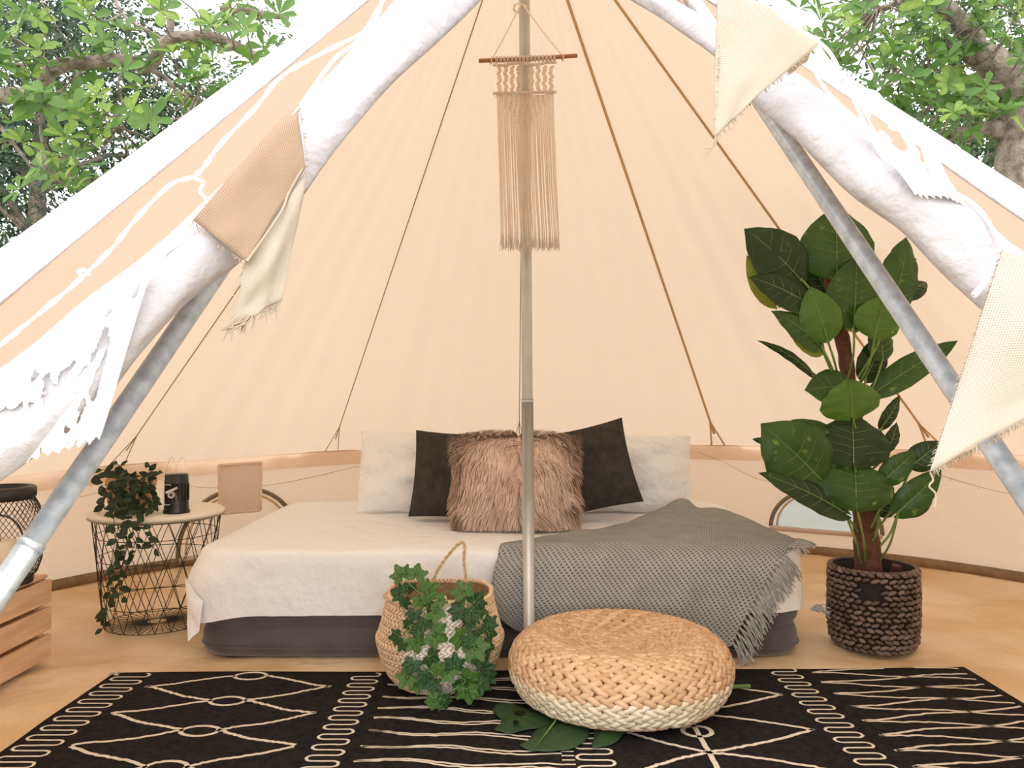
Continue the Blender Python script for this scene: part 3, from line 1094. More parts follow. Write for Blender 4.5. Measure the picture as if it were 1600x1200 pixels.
# folded-in tail under the loose corner
mb = MB()
P, T = patch([U(290, 900, 2.60), U(316, 940, 2.552), U(312, 985, 2.560), U(294, 1003, 2.565)], 8, 8, 0.01, 2)
mb.grid(P)
mb.build('corner_tail', M_sheet, sheet)
SZ = 0.351


# cushions
def cushion(w, h, t, n=26, pinch=0.07, seed=0.0, wr=0.01, round_=0.0):
    mb = MB()
    for side in (-1, 1):
        rows = []
        for i in range(n + 1):
            v = -1 + 2 * i / n
            row = []
            for j in range(n + 1):
                u = -1 + 2 * j / n
                x = u * w / 2 * (1 - pinch * (1 - v * v))
                z = v * h / 2 * (1 - pinch * (1 - u * u))
                e = max(0.0, (1 - abs(u) ** 2.4)) * max(0.0, (1 - abs(v) ** 2.4))
                th = t / 2 * e ** 0.55
                th += wr * nz3(u * 2.2, v * 2.2, seed + side) * e ** 0.5 * 1.2 + wr * 0.5 * nz3(u * 6, v * 6, seed) * e ** .3
                row.append(V((x, side * th, z)))
            rows.append(row if side < 0 else row[::-1])
        mb.grid(rows)
    return mb


def place(mb, px, pyb, Y, lean, yaw=0, roll=0, zb=SZ):
    """stand the mesh on the bed with its bottom centre at the given spot"""
    R = Matrix.Rotation(math.radians(yaw), 3, 'Z') @ Matrix.Rotation(-math.radians(lean), 3, 'X') @ Matrix.Rotation(math.radians(roll), 3, 'Y')
    vs = [R @ V(p) for p in mb.v]
    mz = min(p.z for p in vs)
    p0 = U(px, pyb, Y)
    ymin = min(p.y for p in vs)
    T = V((p0.x, Y, zb - mz))
    mb.v = [tuple(p + T) for p in vs]
    return R, T


def add_cushion(name, w, h, t, px, Y, lean, yaw, roll, material, label, cat, **kw):
    mb = cushion(w, h, t, **kw)
    R, T = place(mb, px, 820, Y, lean, yaw, roll)
    o = mb.build(name, material, org=T)
    tag(o, label, cat)
    return o, R, T


add_cushion('pillow', 0.66, 0.345, 0.15, 682, 3.42, 16, 3, 1, M_pillow, 'white cotton pillow standing at the left end of the row', 'pillow', seed=2.0, pinch=0.02, wr=0.03)
add_cushion('pillow', 0.68, 0.335, 0.15, 955, 3.42, 16, -3, 1, M_pillow, 'white cotton pillow standing at the right end of the row', 'pillow', seed=5.0, pinch=0.02, wr=0.03)
add_cushion('cushion', 0.40, 0.35, 0.14, 722, 3.20, 16, 0, 3, M_dark, 'charcoal cushion between left white pillow and fur cushion', 'cushion', seed=8.0, pinch=0.05, wr=0.02)
add_cushion('cushion', 0.37, 0.35, 0.14, 918, 3.20, 16, -4, -13, M_dark, 'charcoal cushion tilted over, between fur cushion and right white pillow', 'cushion', seed=11.0, pinch=0.06, wr=0.02)
fo, R, T = add_cushion('fur_cushion', 0.43, 0.355, 0.17, 805, 3.0, 14, 0, 0, M_fur, 'shaggy tan fur cushion in the middle of the bed behind the pole', 'cushion', seed=14.0, pinch=0.0)
mb = MB()
R3 = R
for k in range(11500):
    u, v = random.uniform(-1, 1), random.uniform(-1, 1)
    if random.random() < 0.25:
        if random.random() < .5: u = math.copysign(1 - abs(random.gauss(0, .03)), u)
        else: v = math.copysign(1 - abs(random.gauss(0, .03)), v)
    u = max(-1, min(1, u)); v = max(-1, min(1, v))
    side = -1 if random.random() < 0.85 else 1
    e = max(0.0, (1 - abs(u) ** 2.4)) * max(0.0, (1 - abs(v) ** 2.4))
    p = V((u * .215, side * .085 * e ** .55, v * .1775))
    nrm = V((u ** 3 * 1.1, side * (0.35 + .5 * e), v ** 3 * 1.1)).normalized()
    sw = nz3(u * 2.4, v * 2.4, 3.3) * 1.6
    part_ = 0.55 * (1 if u > 0.06 else -1)
    d = (nrm * (0.55 + 0.45 * (e < .25)) + V((part_ * (0.7 + sw), 0, -0.75 + 0.5 * sw))).normalized()
    L = random.uniform(.028, .055)
    if v < -0.85: L *= .7
    s = d.cross(nrm)
    s = (s.normalized() if s.length > .01 else V((1, 0, 0))) * random.uniform(.0014, .0032)
    mid = p + d * L * .55 + nrm * L * .15
    tip = p + d * L + V((0, 0, -L * .15))
    loc = [p - s, p + s, mid - s * .8, mid + s * .8, tip]
    loc = [(R3 @ q) + T for q in loc]
    for q in loc:
        if q.z < SZ + 0.002: q.z = SZ + 0.002
    mb.add(loc, [(0, 1, 3, 2), (2, 3, 4)])
f_ = mb.build('fur_pile', M_fur, fo); f_['kind'] = 'stuff'

# knitted throw
ctl = [
    [(848, 843, 2.72), (905, 836, 2.80), (965, 826, 2.92), (1020, 806, 3.05), (1066, 784, 3.16), (1090, 798, 3.18), (1128, 800, 3.18), (1185, 824, 2.95), (1240, 848, 2.70)],
    [(800, 856, 2.64), (880, 846, 2.70), (950, 838, 2.78), (1015, 826, 2.87), (1068, 814, 2.94), (1100, 818, 2.95), (1140, 820, 2.93), (1195, 838, 2.78), (1242, 852, 2.65)],
    [(782, 866, 2.60), (870, 858, 2.61), (940, 856, 2.61), (1000, 855, 2.61), (1060, 854, 2.61), (1100, 854, 2.61), (1145, 855, 2.61), (1190, 857, 2.60), (1234, 860, 2.60)],
    [(775, 882, 2.545), (865, 875, 2.540), (935, 875, 2.538), (995, 875, 2.54), (1050, 876, 2.54), (1095, 876, 2.54), (1135, 876, 2.54), (1175, 878, 2.54), (1214, 880, 2.54)],
    [(770, 905, 2.535), (860, 905, 2.525), (930, 905, 2.53), (985, 905, 2.525), (1040, 905, 2.53), (1080, 905, 2.525), (1120, 905, 2.53), (1158, 906, 2.53), (1196, 908, 2.53)],
    [(768, 935, 2.53), (855, 940, 2.52), (920, 940, 2.53), (975, 940, 2.52), (1025, 940, 2.53), (1065, 940, 2.52), (1100, 942, 2.53), (1138, 945, 2.53), (1172, 950, 2.53)],
    [(776, 962, 2.535), (850, 970, 2.525), (912, 972, 2.53), (965, 972, 2.525), (1012, 974, 2.53), (1052, 976, 2.525), (1088, 978, 2.53), (1122, 980, 2.53), (1154, 982, 2.53)],
    [(806, 984, 2.54), (860, 996, 2.53), (915, 1000, 2.53), (965, 1002, 2.53), (1008, 1004, 2.53), (1048, 1006, 2.53), (1082, 1008, 2.53), (1112, 1010, 2.53), (1142, 1010, 2.53)],
]
cp = [[U(*q) for q in r] for r in ctl]
cols = [smooth_path([cp[i][j] for i in range(8)], 8) for j in range(9)]
cols = [smooth_path([cols[j][i] for j in range(9)], 10) for i in range(len(cols[0]))]
P = cols
vv = [0.0]
for i in range(1, len(P)):
    vv.append(vv[-1] + (P[i][40] - P[i - 1][40]).length)
T_ = []
for i in range(len(P)):
    uu = [0.0]
    for j in range(1, len(P[i])):
        uu.append(uu[-1] + (P[i][j] - P[i][j - 1]).length)
    m0 = uu[40]
    T_.append([(a - m0, vv[i]) for a in uu])
for i in range(len(P)):
    for j in range(len(P[i])):
        p = P[i][j]
        w = nz3(p.x * 6 + p.y * 3, p.y * 7, p.z * 2)
        if p.y > 2.585:
            p.z += 0.008 + 0.012 * abs(w) * min(1, (p.y - 2.585) * 5)
            p.z = max(p.z, SZ + 0.013)
        else:
            p.y += 0.003 * w
for _ in range(3):
    Q = [[p.copy() for p in row] for row in P]
    for i in range(1, len(P) - 1):
        for j in range(len(P[i])):
            P[i][j] = Q[i][j] * .5 + (Q[i - 1][j] + Q[i + 1][j]) * .25
throw = thing('throw_blanket', 'grey knitted throw with tassels draped over the right front of the bed', 'blanket', V((0.45, 2.56, 0.1)))
mb = MB(); mb.grid(P, T_)
mb.build('knitted_cloth', M_throw, throw, solid=0.009)
edge = [r[-1] for r in P]
k = 0
dist = 0.0
tot = 30
L_ = [0]
for i in range(1, len(edge)): L_.append(L_[-1] + (edge[i] - edge[i - 1]).length)
for k in range(tot):
    target = L_[-1] * (k + .3) / tot
    i = next((q for q in range(1, len(L_)) if L_[q] >= target), len(L_) - 1)
    p = lerp(edge[i - 1], edge[i], (target - L_[i - 1]) / max(1e-6, L_[i] - L_[i - 1]))
    mb = MB()
    ontop = p.y > 2.575
    for q in range(9):
        ln = random.uniform(.055, .085) * (1.0 if not ontop else .8)
        if ontop:
            d = V((0.75, -0.3, 0.0))
        else:
            d = V((0.55, -0.12, -0.75))
        d = (d + V((random.uniform(-.3, .3), random.uniform(-.15, .08), random.uniform(-.2, .2) * (not ontop)))).normalized()
        pts = [p + V((0, 0, 0.002)), p + d * ln * .35 + V((0, -.004, 0.004)), p + d * ln * .7 + V((0, -.006, 0)), p + d * ln + V((0, -.004, -.010))]
        for s_ in pts:
            if s_.x < BX1 + .02 and s_.y > BY0 - .03 and s_.z < SZ + .012 and ontop:
                s_.z = SZ + .012
        mb.tube(smooth_path(pts, 3), 0.0017, 4, caps=False)
    mb.tube([p - V((.006, 0, 0)), p + V((.006, -.002, 0))], 0.0045, 6)
    mb.build('tassel', M_tassel, throw)
mb = MB()
pb = U(1266, 952, 2.66)
for q in range(16):
    e = pb + V((random.uniform(.035, .062), random.uniform(-.02, .02), random.uniform(-.03, .015)))
    mb.tube(smooth_path([pb, lerp(pb, e, .5) + V((0, 0, random.uniform(0, .012))), e], 3), 0.0018, 4)
mb.build('tassel', M_tassel, throw)

# ================================================================== RUG
RZ = 0.010
rug = thing('rug', 'flat-woven black rug with cream tribal line pattern in the foreground', 'rug', (0.1, 1.85, 0))
RX0, RX1, RY0, RY1 = -1.205, 1.395, 1.05, 2.43


def rug_y(x):  # slightly skewed back edge
    return RY1 + (x - RX0) / (RX1 - RX0) * 0.05 + 0.006 * math.sin(x * 5)


mb = MB()
xs = np.linspace(RX0, RX1, 80)
rows = []
for x in xs:
    r = []
    for f in np.linspace(0, 1, 40):
        y = lerp(RY0, rug_y(x), f)
        r.append(V((x + 0.008 * nz3(0, y * 4, 2), y, RZ)))
    rows.append(r)
mb.grid(rows)
o = mb.build('pile', M_rug, rug, smooth=True)
md = o.modifiers.new('thickness', 'SOLIDIFY'); md.thickness = 0.009; md.offset = -1
pat = MB()


def line(pts, w=0.012, jit=0.0025):
    q = []
    for a, b in zip(pts, pts[1:]):
        a, b = V((*a, 0)), V((*b, 0))
        n = max(2, int((b - a).length / 0.018))
        for i in range(n):
            q.append(lerp(a, b, i / n))
    q.append(V((*pts[-1], 0)))
    q = [V((p.x + random.uniform(-jit, jit), p.y + random.uniform(-jit, jit), RZ + 0.0012)) for p in q]
    q = [p for p in q if p.y < rug_y(p.x) - 0.004 and RX0 < p.x < RX1 and p.y > RY0]
    if len(q) > 1:
        pat.ribbon(q, w)


def wavy(a, b, amp, k, ph=0.0):
    n = 14
    return [(lerp(a[0], b[0], i / n), lerp(a[1], b[1], i / n) + amp * math.sin(k * i / n * PI + ph)) for i in range(n + 1)]


def meander(x0, x1, y0, y1, period=0.058):
    y = y1
    pts = []
    r = period / 4
    while y > y0:
        for xa, sgn in ((x1, 1), (x0, -1)):
            for t in range(7):
                th = PI / 2 - PI * t / 6
                pts.append((xa - sgn * r + sgn * r * math.cos(th) * 1.0, y - r + r * math.sin(th)))
            y -= 2 * r
    line(pts, 0.0074, 0.0008)


meander(-1.185, -1.085, RY0, RY1 - 0.01)
meander(-0.475, -0.395, RY0, RY1 - 0.005)
meander(0.15, 0.235, RY0, RY1)
meander(0.785, 0.865, RY0, 2.465)
# column of diamonds with ovals
xl, xr, xm = -1.055, -0.52, -0.78
y = 2.40
k = 0
while y > RY0:
    yn = y - 0.195
    rx = xr; ym = (y + yn) / 2 + 0.01
    for (sx, ex) in ((-0.045, xl), (0.045, xr)):
        line(wavy((xm + sx, y), (ex, ym), 0.006, 2, k), 0.011)
        line(wavy((ex, ym), (xm + sx, yn), 0.006, 2, k + 1), 0.011)
    line([(xm + 0.047 * math.cos(t * PI / 8), y + 0.030 * math.sin(t * PI / 8)) for t in range(17)], 0.011, 0.001)
    y = yn; k += 1
# column of wavy rows
y = 2.40; k = 0
while y > RY0:
    for dy in (0, 0.020):
        line(wavy((-0.36, y - dy * 0.2), (0.115, y - 0.035 - dy), 0.010, 3, k * 1.7), 0.0075)
    y -= 0.078; k += 1
y = 2.4
while y > RY0:
    line([(0.115, y), (0.145, y)], 0.006, 0); y -= 0.022
# crossing diamonds with a stem and circles
xl, xr, xm = 0.27, 0.755, 0.462
y = 2.36; k = 0
line([(xm, RY0), (xm, RY1)], 0.013, 0.001)
while y > RY0:
    yn = y - 0.235
    ym = (y + yn) / 2
    for ex in (xl, xr):
        line(wavy((xm, y), (ex, ym + 0.01), 0.010, 1.0), 0.011)
        line(wavy((ex, ym + 0.01), (xm, yn), -0.010, 1.0), 0.011)
    line([(xm + 0.036 * math.cos(t * PI / 8), ym + 0.032 * math.sin(t * PI / 8)) for t in range(17)], 0.012, 0.001)
    y = yn; k += 1
# crossing zigzags at the right
xl, xr = 0.905, 1.37
st = 0.088
for k in range(-2, 18):
    yl = 2.43 - k * st
    for dj in (-0.6, 1.0):
        line(wavy((xl, yl), (xr, yl + 0.03 - dj * st), 0.006, 3, k), 0.009)
pat.build('woven_lines', M_rugline, rug)
mb = MB()
for i in range(26):
    x = RX0 + random.uniform(0, .03); y = RY1 - random.uniform(0, .03)
    mb.tube(smooth_path([V((x, y, .012)), V((x - .01, y + .012, .012)), V((x + random.uniform(-.03, .03), y + random.uniform(.01, .035), .003))], 3), 0.0012, 4)
mb.build('corner_fringe', M_rugline, rug)

# ================================================================== POUF
PC = U(968, 1010, 2.218); PC.z = 0.0115
pouf = thing('pouf', 'round braided water hyacinth pouf with a dished top on the rug', 'pouf', PC)
raw = [(0.0, 0.150), (0.05, 0.150), (0.10, 0.151), (0.145, 0.157), (0.180, 0.170), (0.215, 0.180), (0.250, 0.178), (0.282, 0.165), (0.306, 0.143), (0.318, 0.115), (0.318, 0.085), (0.306, 0.056), (0.284, 0.030), (0.255, 0.012)]
prof = smooth_path([V((r * 0.94 - (0.03 if z < 0.02 and r > .2 else 0), 0, z)) for r, z in raw], 8)
acc = [0.0]
for a, b in zip(prof, prof[1:]): acc.append(acc[-1] + (b - a).length)
step = 0.0235
nC = int(acc[-1] / step)
mb = MB()
mb.lathe([(max(0.001, p.x - 0.004 * (p.x > .05)), p.z - (0.006 if p.z > .1 else -0.003)) for p in prof] + [(0.001, 0.010)], PC, 64)
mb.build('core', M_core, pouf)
for c in range(nC):
    s = (c + 0.6) * step
    i = next(q for q in range(1, len(acc)) if acc[q] >= s)
    f = (s - acc[i - 1]) / (acc[i] - acc[i - 1])
    p = lerp(prof[i - 1], prof[i], f)
    tg = (prof[i] - prof[i - 1]).normalized()
    nr = V((-tg.z, 0, tg.x))
    if nr.z < 0 and p.x < 0.25 and p.z > 0.1: nr = -nr
    if (nr.x < 0 and p.x > 0.25): nr = -nr
    mb = MB()
    R_ = max(p.x, 0.012)
    n = max(5, int(2 * PI * R_ / 0.033))
    for j in range(n):
        for lobe in (-1, 1):
            th = 2 * PI * (j + (0.5 if lobe > 0 else 0) + c * 0.37) / n + random.uniform(-.01, .01)
            er = V((math.cos(th), math.sin(th), 0)); et = V((-math.sin(th), math.cos(th), 0))
            N = er * nr.x + V((0, 0, nr.z))
            D = er * tg.x + V((0, 0, tg.z))
            cpt = PC + er * R_ + V((0, 0, p.z)) + D * lobe * step * 0.23 + N * random.uniform(-.001, .0015)
            ax = et * 1.0 + D * lobe * 0.50 + N * random.uniform(-.1, .1)
            pod(mb, cpt, ax, N, 0.046 * random.uniform(.9, 1.1), 0.0205 * random.uniform(.9, 1.1), 0.017)
    mi = M_braid_pale if (p.x > 0.27 and p.z < 0.100) else M_braid
    mb.build('braid_coil', mi, pouf)

# ================================================================== MONSTERA LEAVES under the pouf
mon = thing('monstera_leaf', 'dark green monstera leaf lying on the rug under the pouf', 'leaf', G(870, 1140, 0.013))


def flat_leaf(outline, holes=(), z0=0.016, curl=0.02, seed=1):
    """filled outline (pixels on the rug) with a rounded edge"""
    mb = MB()
    pts = [G(px, py, z0) for px, py in outline]
    c = sum(pts, V((0, 0, 0))) / len(pts)
    K = 9
    rows = []
    for q in range(K + 1):
        f = 1 - q / K
        rows.append([c + (p - c) * f + V((0, 0, curl * (1 - f * f) * 0.5 + 0.003 * nz3(p.x * 30, p.y * 30, q * .3 + seed) + (0.001)) ) for p in smooth_path(pts, 4, closed=True)])
    mb.grid(rows, closed_v=True)
    return mb


for ol, s in (([(770, 1112), (778, 1100), (800, 1100), (835, 1110), (868, 1122), (866, 1130), (840, 1138), (815, 1142), (795, 1146), (772, 1140), (784, 1128)], 1),
              ([(868, 1128), (840, 1140), (825, 1158), (812, 1166), (838, 1174), (872, 1174), (900, 1168), (918, 1154), (922, 1136), (918, 1124), (895, 1122)], 2),
              ([(930, 1126), (928, 1150), (925, 1168), (945, 1166), (962, 1160), (972, 1150), (985, 1132), (960, 1122)], 3),
              ([(968, 1122), (965, 1142), (980, 1144), (992, 1128), (985, 1120)], 4)):
    flat_leaf(ol, seed=s).build('leaf_lobe', M_monstera, mon, solid=0.0012)
for c_ in ((812, 1114, 12, 4.5), (806, 1128, 6, 4)):
    ring = [G(c_[0] + c_[2] * 0.8 * math.cos(t), c_[1] + c_[3] * 0.8 * math.sin(t), 0.029) for t in np.linspace(0, 2 * PI, 14)[:-1]]
    mb = MB(); mb.add(ring, [tuple(range(13))]); mb.build('leaf_slit', M_rug, mon)
mb = MB()
mb.tube([G(870, 1120, 0.02), G(940, 1085, .02), G(1040, 1078, .02), G(1172, 1072, .02)], 0.006, 8)
mb.tube([G(868, 1126, 0.028), G(850, 1150, .03), G(835, 1168, .024)], [0.002, .0015, .0005], 6)
mb.build('stalk', M_stem, mon)

# ================================================================== SEAGRASS BASKET
SC = U(688, 1000, 2.36); SC.z = 0.0115
sb = thing('belly_basket', 'tan seagrass belly basket with a whitened front, draped in ivy', 'basket', SC)
sraw = [(0.125, 0.004), (0.150, 0.030), (0.168, 0.065), (0.180, 0.105), (0.186, 0.135), (0.180, 0.150), (0.170, 0.185), (0.160, 0.225), (0.150, 0.262)]
sprof = smooth_path([V((r, 0, z)) for r, z in sraw], 8)
acc = [0.0]
for a, b in zip(sprof, sprof[1:]): acc.append(acc[-1] + (b - a).length)
stp = 0.0105
tan_, white_ = MB(), MB()
tan_.lathe([(p.x - 0.003, p.z) for p in sprof], SC, 64)
tan_.lathe([(0.001, 0.005), (0.125, 0.004)], SC, 48)
for c in range(int(acc[-1] / stp)):
    s = (c + .5) * stp
    i = next(q for q in range(1, len(acc)) if acc[q] >= s)
    p = lerp(sprof[i - 1], sprof[i], (s - acc[i - 1]) / (acc[i] - acc[i - 1]))
    tg = (sprof[i] - sprof[i - 1]).normalized()
    nr = V((tg.z, 0, -tg.x))
    n = int(2 * PI * p.x / 0.0165)
    for j in range(n):
        th = 2 * PI * (j + .5 * (c % 2)) / n
        er = V((math.cos(th), math.sin(th), 0)); et = V((-math.sin(th), math.cos(th), 0))
        N = er * nr.x + V((0, 0, nr.z)); D = er * tg.x + V((0, 0, tg.z))
        sl = 0.55 if (c % 2) else -0.55
        cen = math.radians(-82)
        da = abs((th - 2 * PI - cen + PI) % (2 * PI) - PI)
        wz = 0.30 + 0.42 * max(0, 1 - abs(p.z - 0.10) / 0.10)
        tgt = white_ if da < wz else tan_
        pod(tgt, SC + er * p.x + V((0, 0, p.z)), et + D * sl, N, 0.0225, 0.0098, 0.0065)
tan_.build('body', M_sea, sb)
white_.build('whitened_panel', M_sea_white, sb)
mb = MB(); mb.lathe([(0.1, 0.012), (0.150, 0.06), (0.172, 0.13), (0.146, 0.262)], SC, 48); mb.lathe([(0.001, 0.011), (0.12, 0.012)], SC, 32); mb.build('inside', M_sea_in, sb)


def rope(pts, r, twist=60, n=2):
    mb = MB()
    pth = smooth_path(pts, 12)
    for q in range(n):
        L = 0; o = []
        for i, p in enumerate(pth):
            if i: L += (pth[i] - pth[i - 1]).length
            t = (pth[min(i + 1, len(pth) - 1)] - pth[max(0, i - 1)]).normalized()
            a = t.orthogonal().normalized() if abs(t.y) > .95 else t.cross(V((0, 1, 0))).normalized()
            b = t.cross(a)
            th = L * twist * 2 * PI / 1.0 + q * 2 * PI / n
            o.append(p + (a * math.cos(th) + b * math.sin(th)) * r * 0.5)
        mb.tube(o, r * 0.62, 6)
    return mb


rr_ = [SC + V((0.150 * math.cos(t), 0.150 * math.sin(t), 0.262 + 0.006 * math.sin(3 * t))) for t in np.linspace(0, 2 * PI, 37)]
rope(rr_, 0.0065, 40).build('rim', M_sea, sb)
rope([U(676, 912, 2.47), U(683, 893, 2.475), U(700, 868, 2.48), U(718, 849, 2.475), U(726, 852, 2.47), U(725, 875, 2.46), U(729, 910, 2.45)], 0.0050, 28).build('rope_handle', M_rope, sb)
rope([U(690, 935, 2.27), U(694, 930, 2.20), U(698, 945, 2.19)], 0.0040, 28).build('rope_handle', M_rope, sb)
rope([U(640, 918, 2.40), U(620, 922, 2.36), U(602, 928, 2.33), U(604, 936, 2.31), U(628, 940, 2.29)], 0.0042, 28).build('rope_handle', M_rope, sb)


# ------------------------------------------------------------------ ivy garland
def ivy_mesh(name, m, seed):
    """a five-lobed leaf, unit size, base at the origin, tip along +Y, face +Z"""
    r = random.Random(seed)
    ang = [(-180, 0.12), (-150, 0.46), (-118, 0.66), (-85, 0.50), (-68, 0.66), (-52, 0.86), (-38, 0.66), (-24, 0.62), (-12, 0.80), (0, 1.05), (12, 0.80), (24, 0.62), (38, 0.66), (52, 0.86), (68, 0.66), (85, 0.50), (118, 0.66), (150, 0.46), (180, 0.12)]
    mb = MB()
    c = V((0, 0.35, 0))
    ring = []
    for k, (a, l) in enumerate(ang[:-1]):
        for q in range(2):
            a2, l2 = ang[k + 1]
            f = q / 2
            aa = lerp(a, a2, f); ll = lerp(l, l2, f) * (1 + (0.06 if q else -0.02)) * (1 + r.uniform(-.05, .05))
            t = math.radians(aa)
            x, y = ll * math.sin(t) * .85, 0.32 + ll * math.cos(t) * 0.66
            ring.append((x, y))
    rows = []
    for q in range(5):
        f = 1 - q / 5
        row = []
        for (x, y) in ring:
            X, Y = x * f, 0.32 + (y - 0.32) * f
            z = 0.16 * abs(X) - 0.30 * X * X - 0.16 * (Y - .35) ** 2 + 0.05 * math.sin(9 * math.atan2(X, Y - .32 + 1e-6)) * f * f * .6
            row.append(V((X, Y, z)))
        rows.append(row)
    mb.grid(rows, closed_v=True)
    o = len(mb.v) - len(ring)
    cidx = mb.add([V((0, .32, 0))], [])
    for j in range(len(ring)):
        mb.f.append((o + j, o + (j + 1) % len(ring), cidx)); mb.mi.append(0)
    for a, l in ((0, .9), (52, .68), (-52, .68), (118, .45), (-118, .45)):
        t = math.radians(a)
        pts = []
        for f in (0, .35, .7, 1):
            X, Y = l * math.sin(t) * .85 * f, 0.27 + (0.05 + l * math.cos(t) * 0.66) * f
            pts.append(V((X, Y, 0.16 * abs(X) - .30 * X * X - .16 * (Y - .35) ** 2 + 0.008)))
        mb.tube(pts, [.014, .011, .008, .003], 4, mi=1)
    ob = mb.build(name, [m, M_ivy_vein])
    me = ob.data
    bpy.data.objects.remove(ob)
    return me


IV = [ivy_mesh('leaf', M_ivy, 1), ivy_mesh('leaf', M_ivyB, 2), ivy_mesh('leaf', M_ivy, 3)]
ivy = thing('ivy_garland', 'artificial ivy garland trailing over the front of the seagrass basket', 'garland', SC + V((0, -0.16, 0.1)))


def sbr(z):
    for a, b in zip(sraw, sraw[1:]):
        if a[1] <= z <= b[1]: return lerp(a[0], b[0], (z - a[1]) / (b[1] - a[1]))
    return 0.15 if z > .2 else 0.13


ivl = [(245, 250, 120, -30, 1), (345, 250, 120, 10, 1), (235, 375, 100, -70, 0), (430, 360, 130, 60, 1), (370, 420, 100, 170, 1), (265, 430, 80, 160, 0), (330, 510, 90, -160, 0), (470, 500, 120, 110, 1),
       (285, 580, 70, -70, 0), (400, 570, 100, 180, 0), (470, 650, 150, 115, 1), (215, 665, 90, -100, 0), (250, 715, 80, -150, 0), (340, 700, 120, 170, 1), (440, 800, 110, 120, 0), (320, 850, 110, -160, 0),
       (280, 940, 120, -150, 1), (350, 990, 90, 170, 1), (400, 920, 100, 180, 0), (490, 890, 100, -20, 1), (555, 900, 120, 80, 1), (600, 850, 120, 10, 0), (680, 960, 165, 120, 1), (685, 1095, 140, 170, 1),
       (490, 1060, 120, -120, 0), (460, 1110, 100, -100, 1), (540, 1115, 90, 100, 0), (785, 980, 110, 120, 0), (825, 930, 100, 60, 0), (800, 880, 120, 80, 0), (740, 740, 150, 150, 1), (820, 730, 100, 100, 0),
       (640, 670, 130, -90, 1), (745, 640, 80, 160, 0), (830, 620, 120, 60, 0), (840, 570, 90, 40, 0), (720, 500, 130, 160, 0), (625, 500, 100, -150, 0), (660, 365, 130, -20, 1), (745, 420, 120, 40, 0), (640, 450, 90, -90, 0), (770, 490, 90, 100, 0),
       (300, 330, 80, 180, 0), (500, 420, 90, 100, 1), (430, 460, 90, 60, 0), (350, 620, 90, -40, 0), (700, 580, 80, 180, 0), (760, 820, 100, 200, 0), (640, 1010, 100, -140, 0), (450, 980, 110, 190, 0), (700, 690, 90, -60, 0)]
ivp = []
for zx, zy, sz, ang, br in ivl:
    px, py = 570 + zx / 4.285, 840 + zy / 4.285
    Yd = 2.22
    for it in range(6):   # find the basket surface along the sight line
        p = U(px, py, Yd)
        zz = max(0.0, p.z - SC.z)
        r = sbr(min(zz, .26)) + 0.012
        dx = p.x - SC.x
        Yd = SC.y - math.sqrt(max(0.002, r * r - min(dx * dx, r * r * .95)))
    Yd -= random.uniform(0.004, 0.03)
    if py > 1060:
        Yd = min(Yd, 2.19 - (py - 1060) * 0.0012)
    c = U(px, py, Yd)
    c.z = max(c.z, 0.035)
    L = sz / 4.285 * Yd / 1250 * 1.1
    t = math.radians(ang)
    up = V((math.sin(t), 0, math.cos(t)))
    N = V((random.uniform(-.7, .7) + (c.x - SC.x) * 1.5, -1, random.uniform(-.2, .9))).normalized()
    up = (up - N * up.dot(N)).normalized()
    X = up.cross(N)
    M4 = Matrix(((X.x, up.x, N.x, 0), (X.y, up.y, N.y, 0), (X.z, up.z, N.z, 0), (0, 0, 0, 1)))
    b = c - up * L * 0.38
    low = b + up * L
    if min(b.z, low.z) < 0.02:
        b.z += 0.02 - min(b.z, low.z)
    M4 = Matrix.Translation(b) @ M4 @ Matrix.Diagonal((L, L, L, 1))
    piece('leaf', IV[1 if br else random.choice((0, 2))], ivy, M4)
    ivp.append(b + V((0, .008, 0)))
mb = MB()
for seq in ((0, 3, 4, 6, 9, 10, 13, 15, 18, 19, 20, 22, 23), (38, 36, 33, 32, 30, 29, 27, 22), (9, 11, 12), (2, 0), (24, 25, 23)):
    mb.tube(smooth_path([ivp[i] for i in seq], 6), 0.0014, 5)
for k in range(14):   # curly tendrils
    p = random.choice(ivp)
    pts = [p + V((0.012 * math.cos(t * 1.4) * (1 - t / 12), -.008, -0.004 * t + 0.010 * math.sin(t * 1.4))) for t in range(9)]
    mb.tube(smooth_path(pts, 3), 0.0007, 4)
mb.build('vine', M_ivy_vein, ivy)

# ================================================================== WIRE TABLE
KC = V(((248 - 800) / 1250 * 3.0, 3.0, 0))
table = thing('wire_side_table', 'round side table with a pale tray top on a black wire basket', 'table', KC)
KH = 0.405
mb = MB()
mb.lathe([(0.001, KH), (0.232, KH), (0.236, KH + .004), (0.236, KH + 0.012), (0.232, KH + .015), (0.001, KH + 0.015)], KC, 64)
mb.build('tray_top', M_tray, table)
mb = MB(); mb.tube([KC + V((0.234 * math.cos(t), 0.234 * math.sin(t), KH - .001)) for t in np.linspace(0, 2 * PI, 65)[:-1]], 0.0035, 6, closed=True)
mb.build('tray_rim', M_traycore, table)
RT, RB = 0.222, 0.180


def kr(z): return lerp(RB, RT, (z - 0.006) / (KH - 0.006))


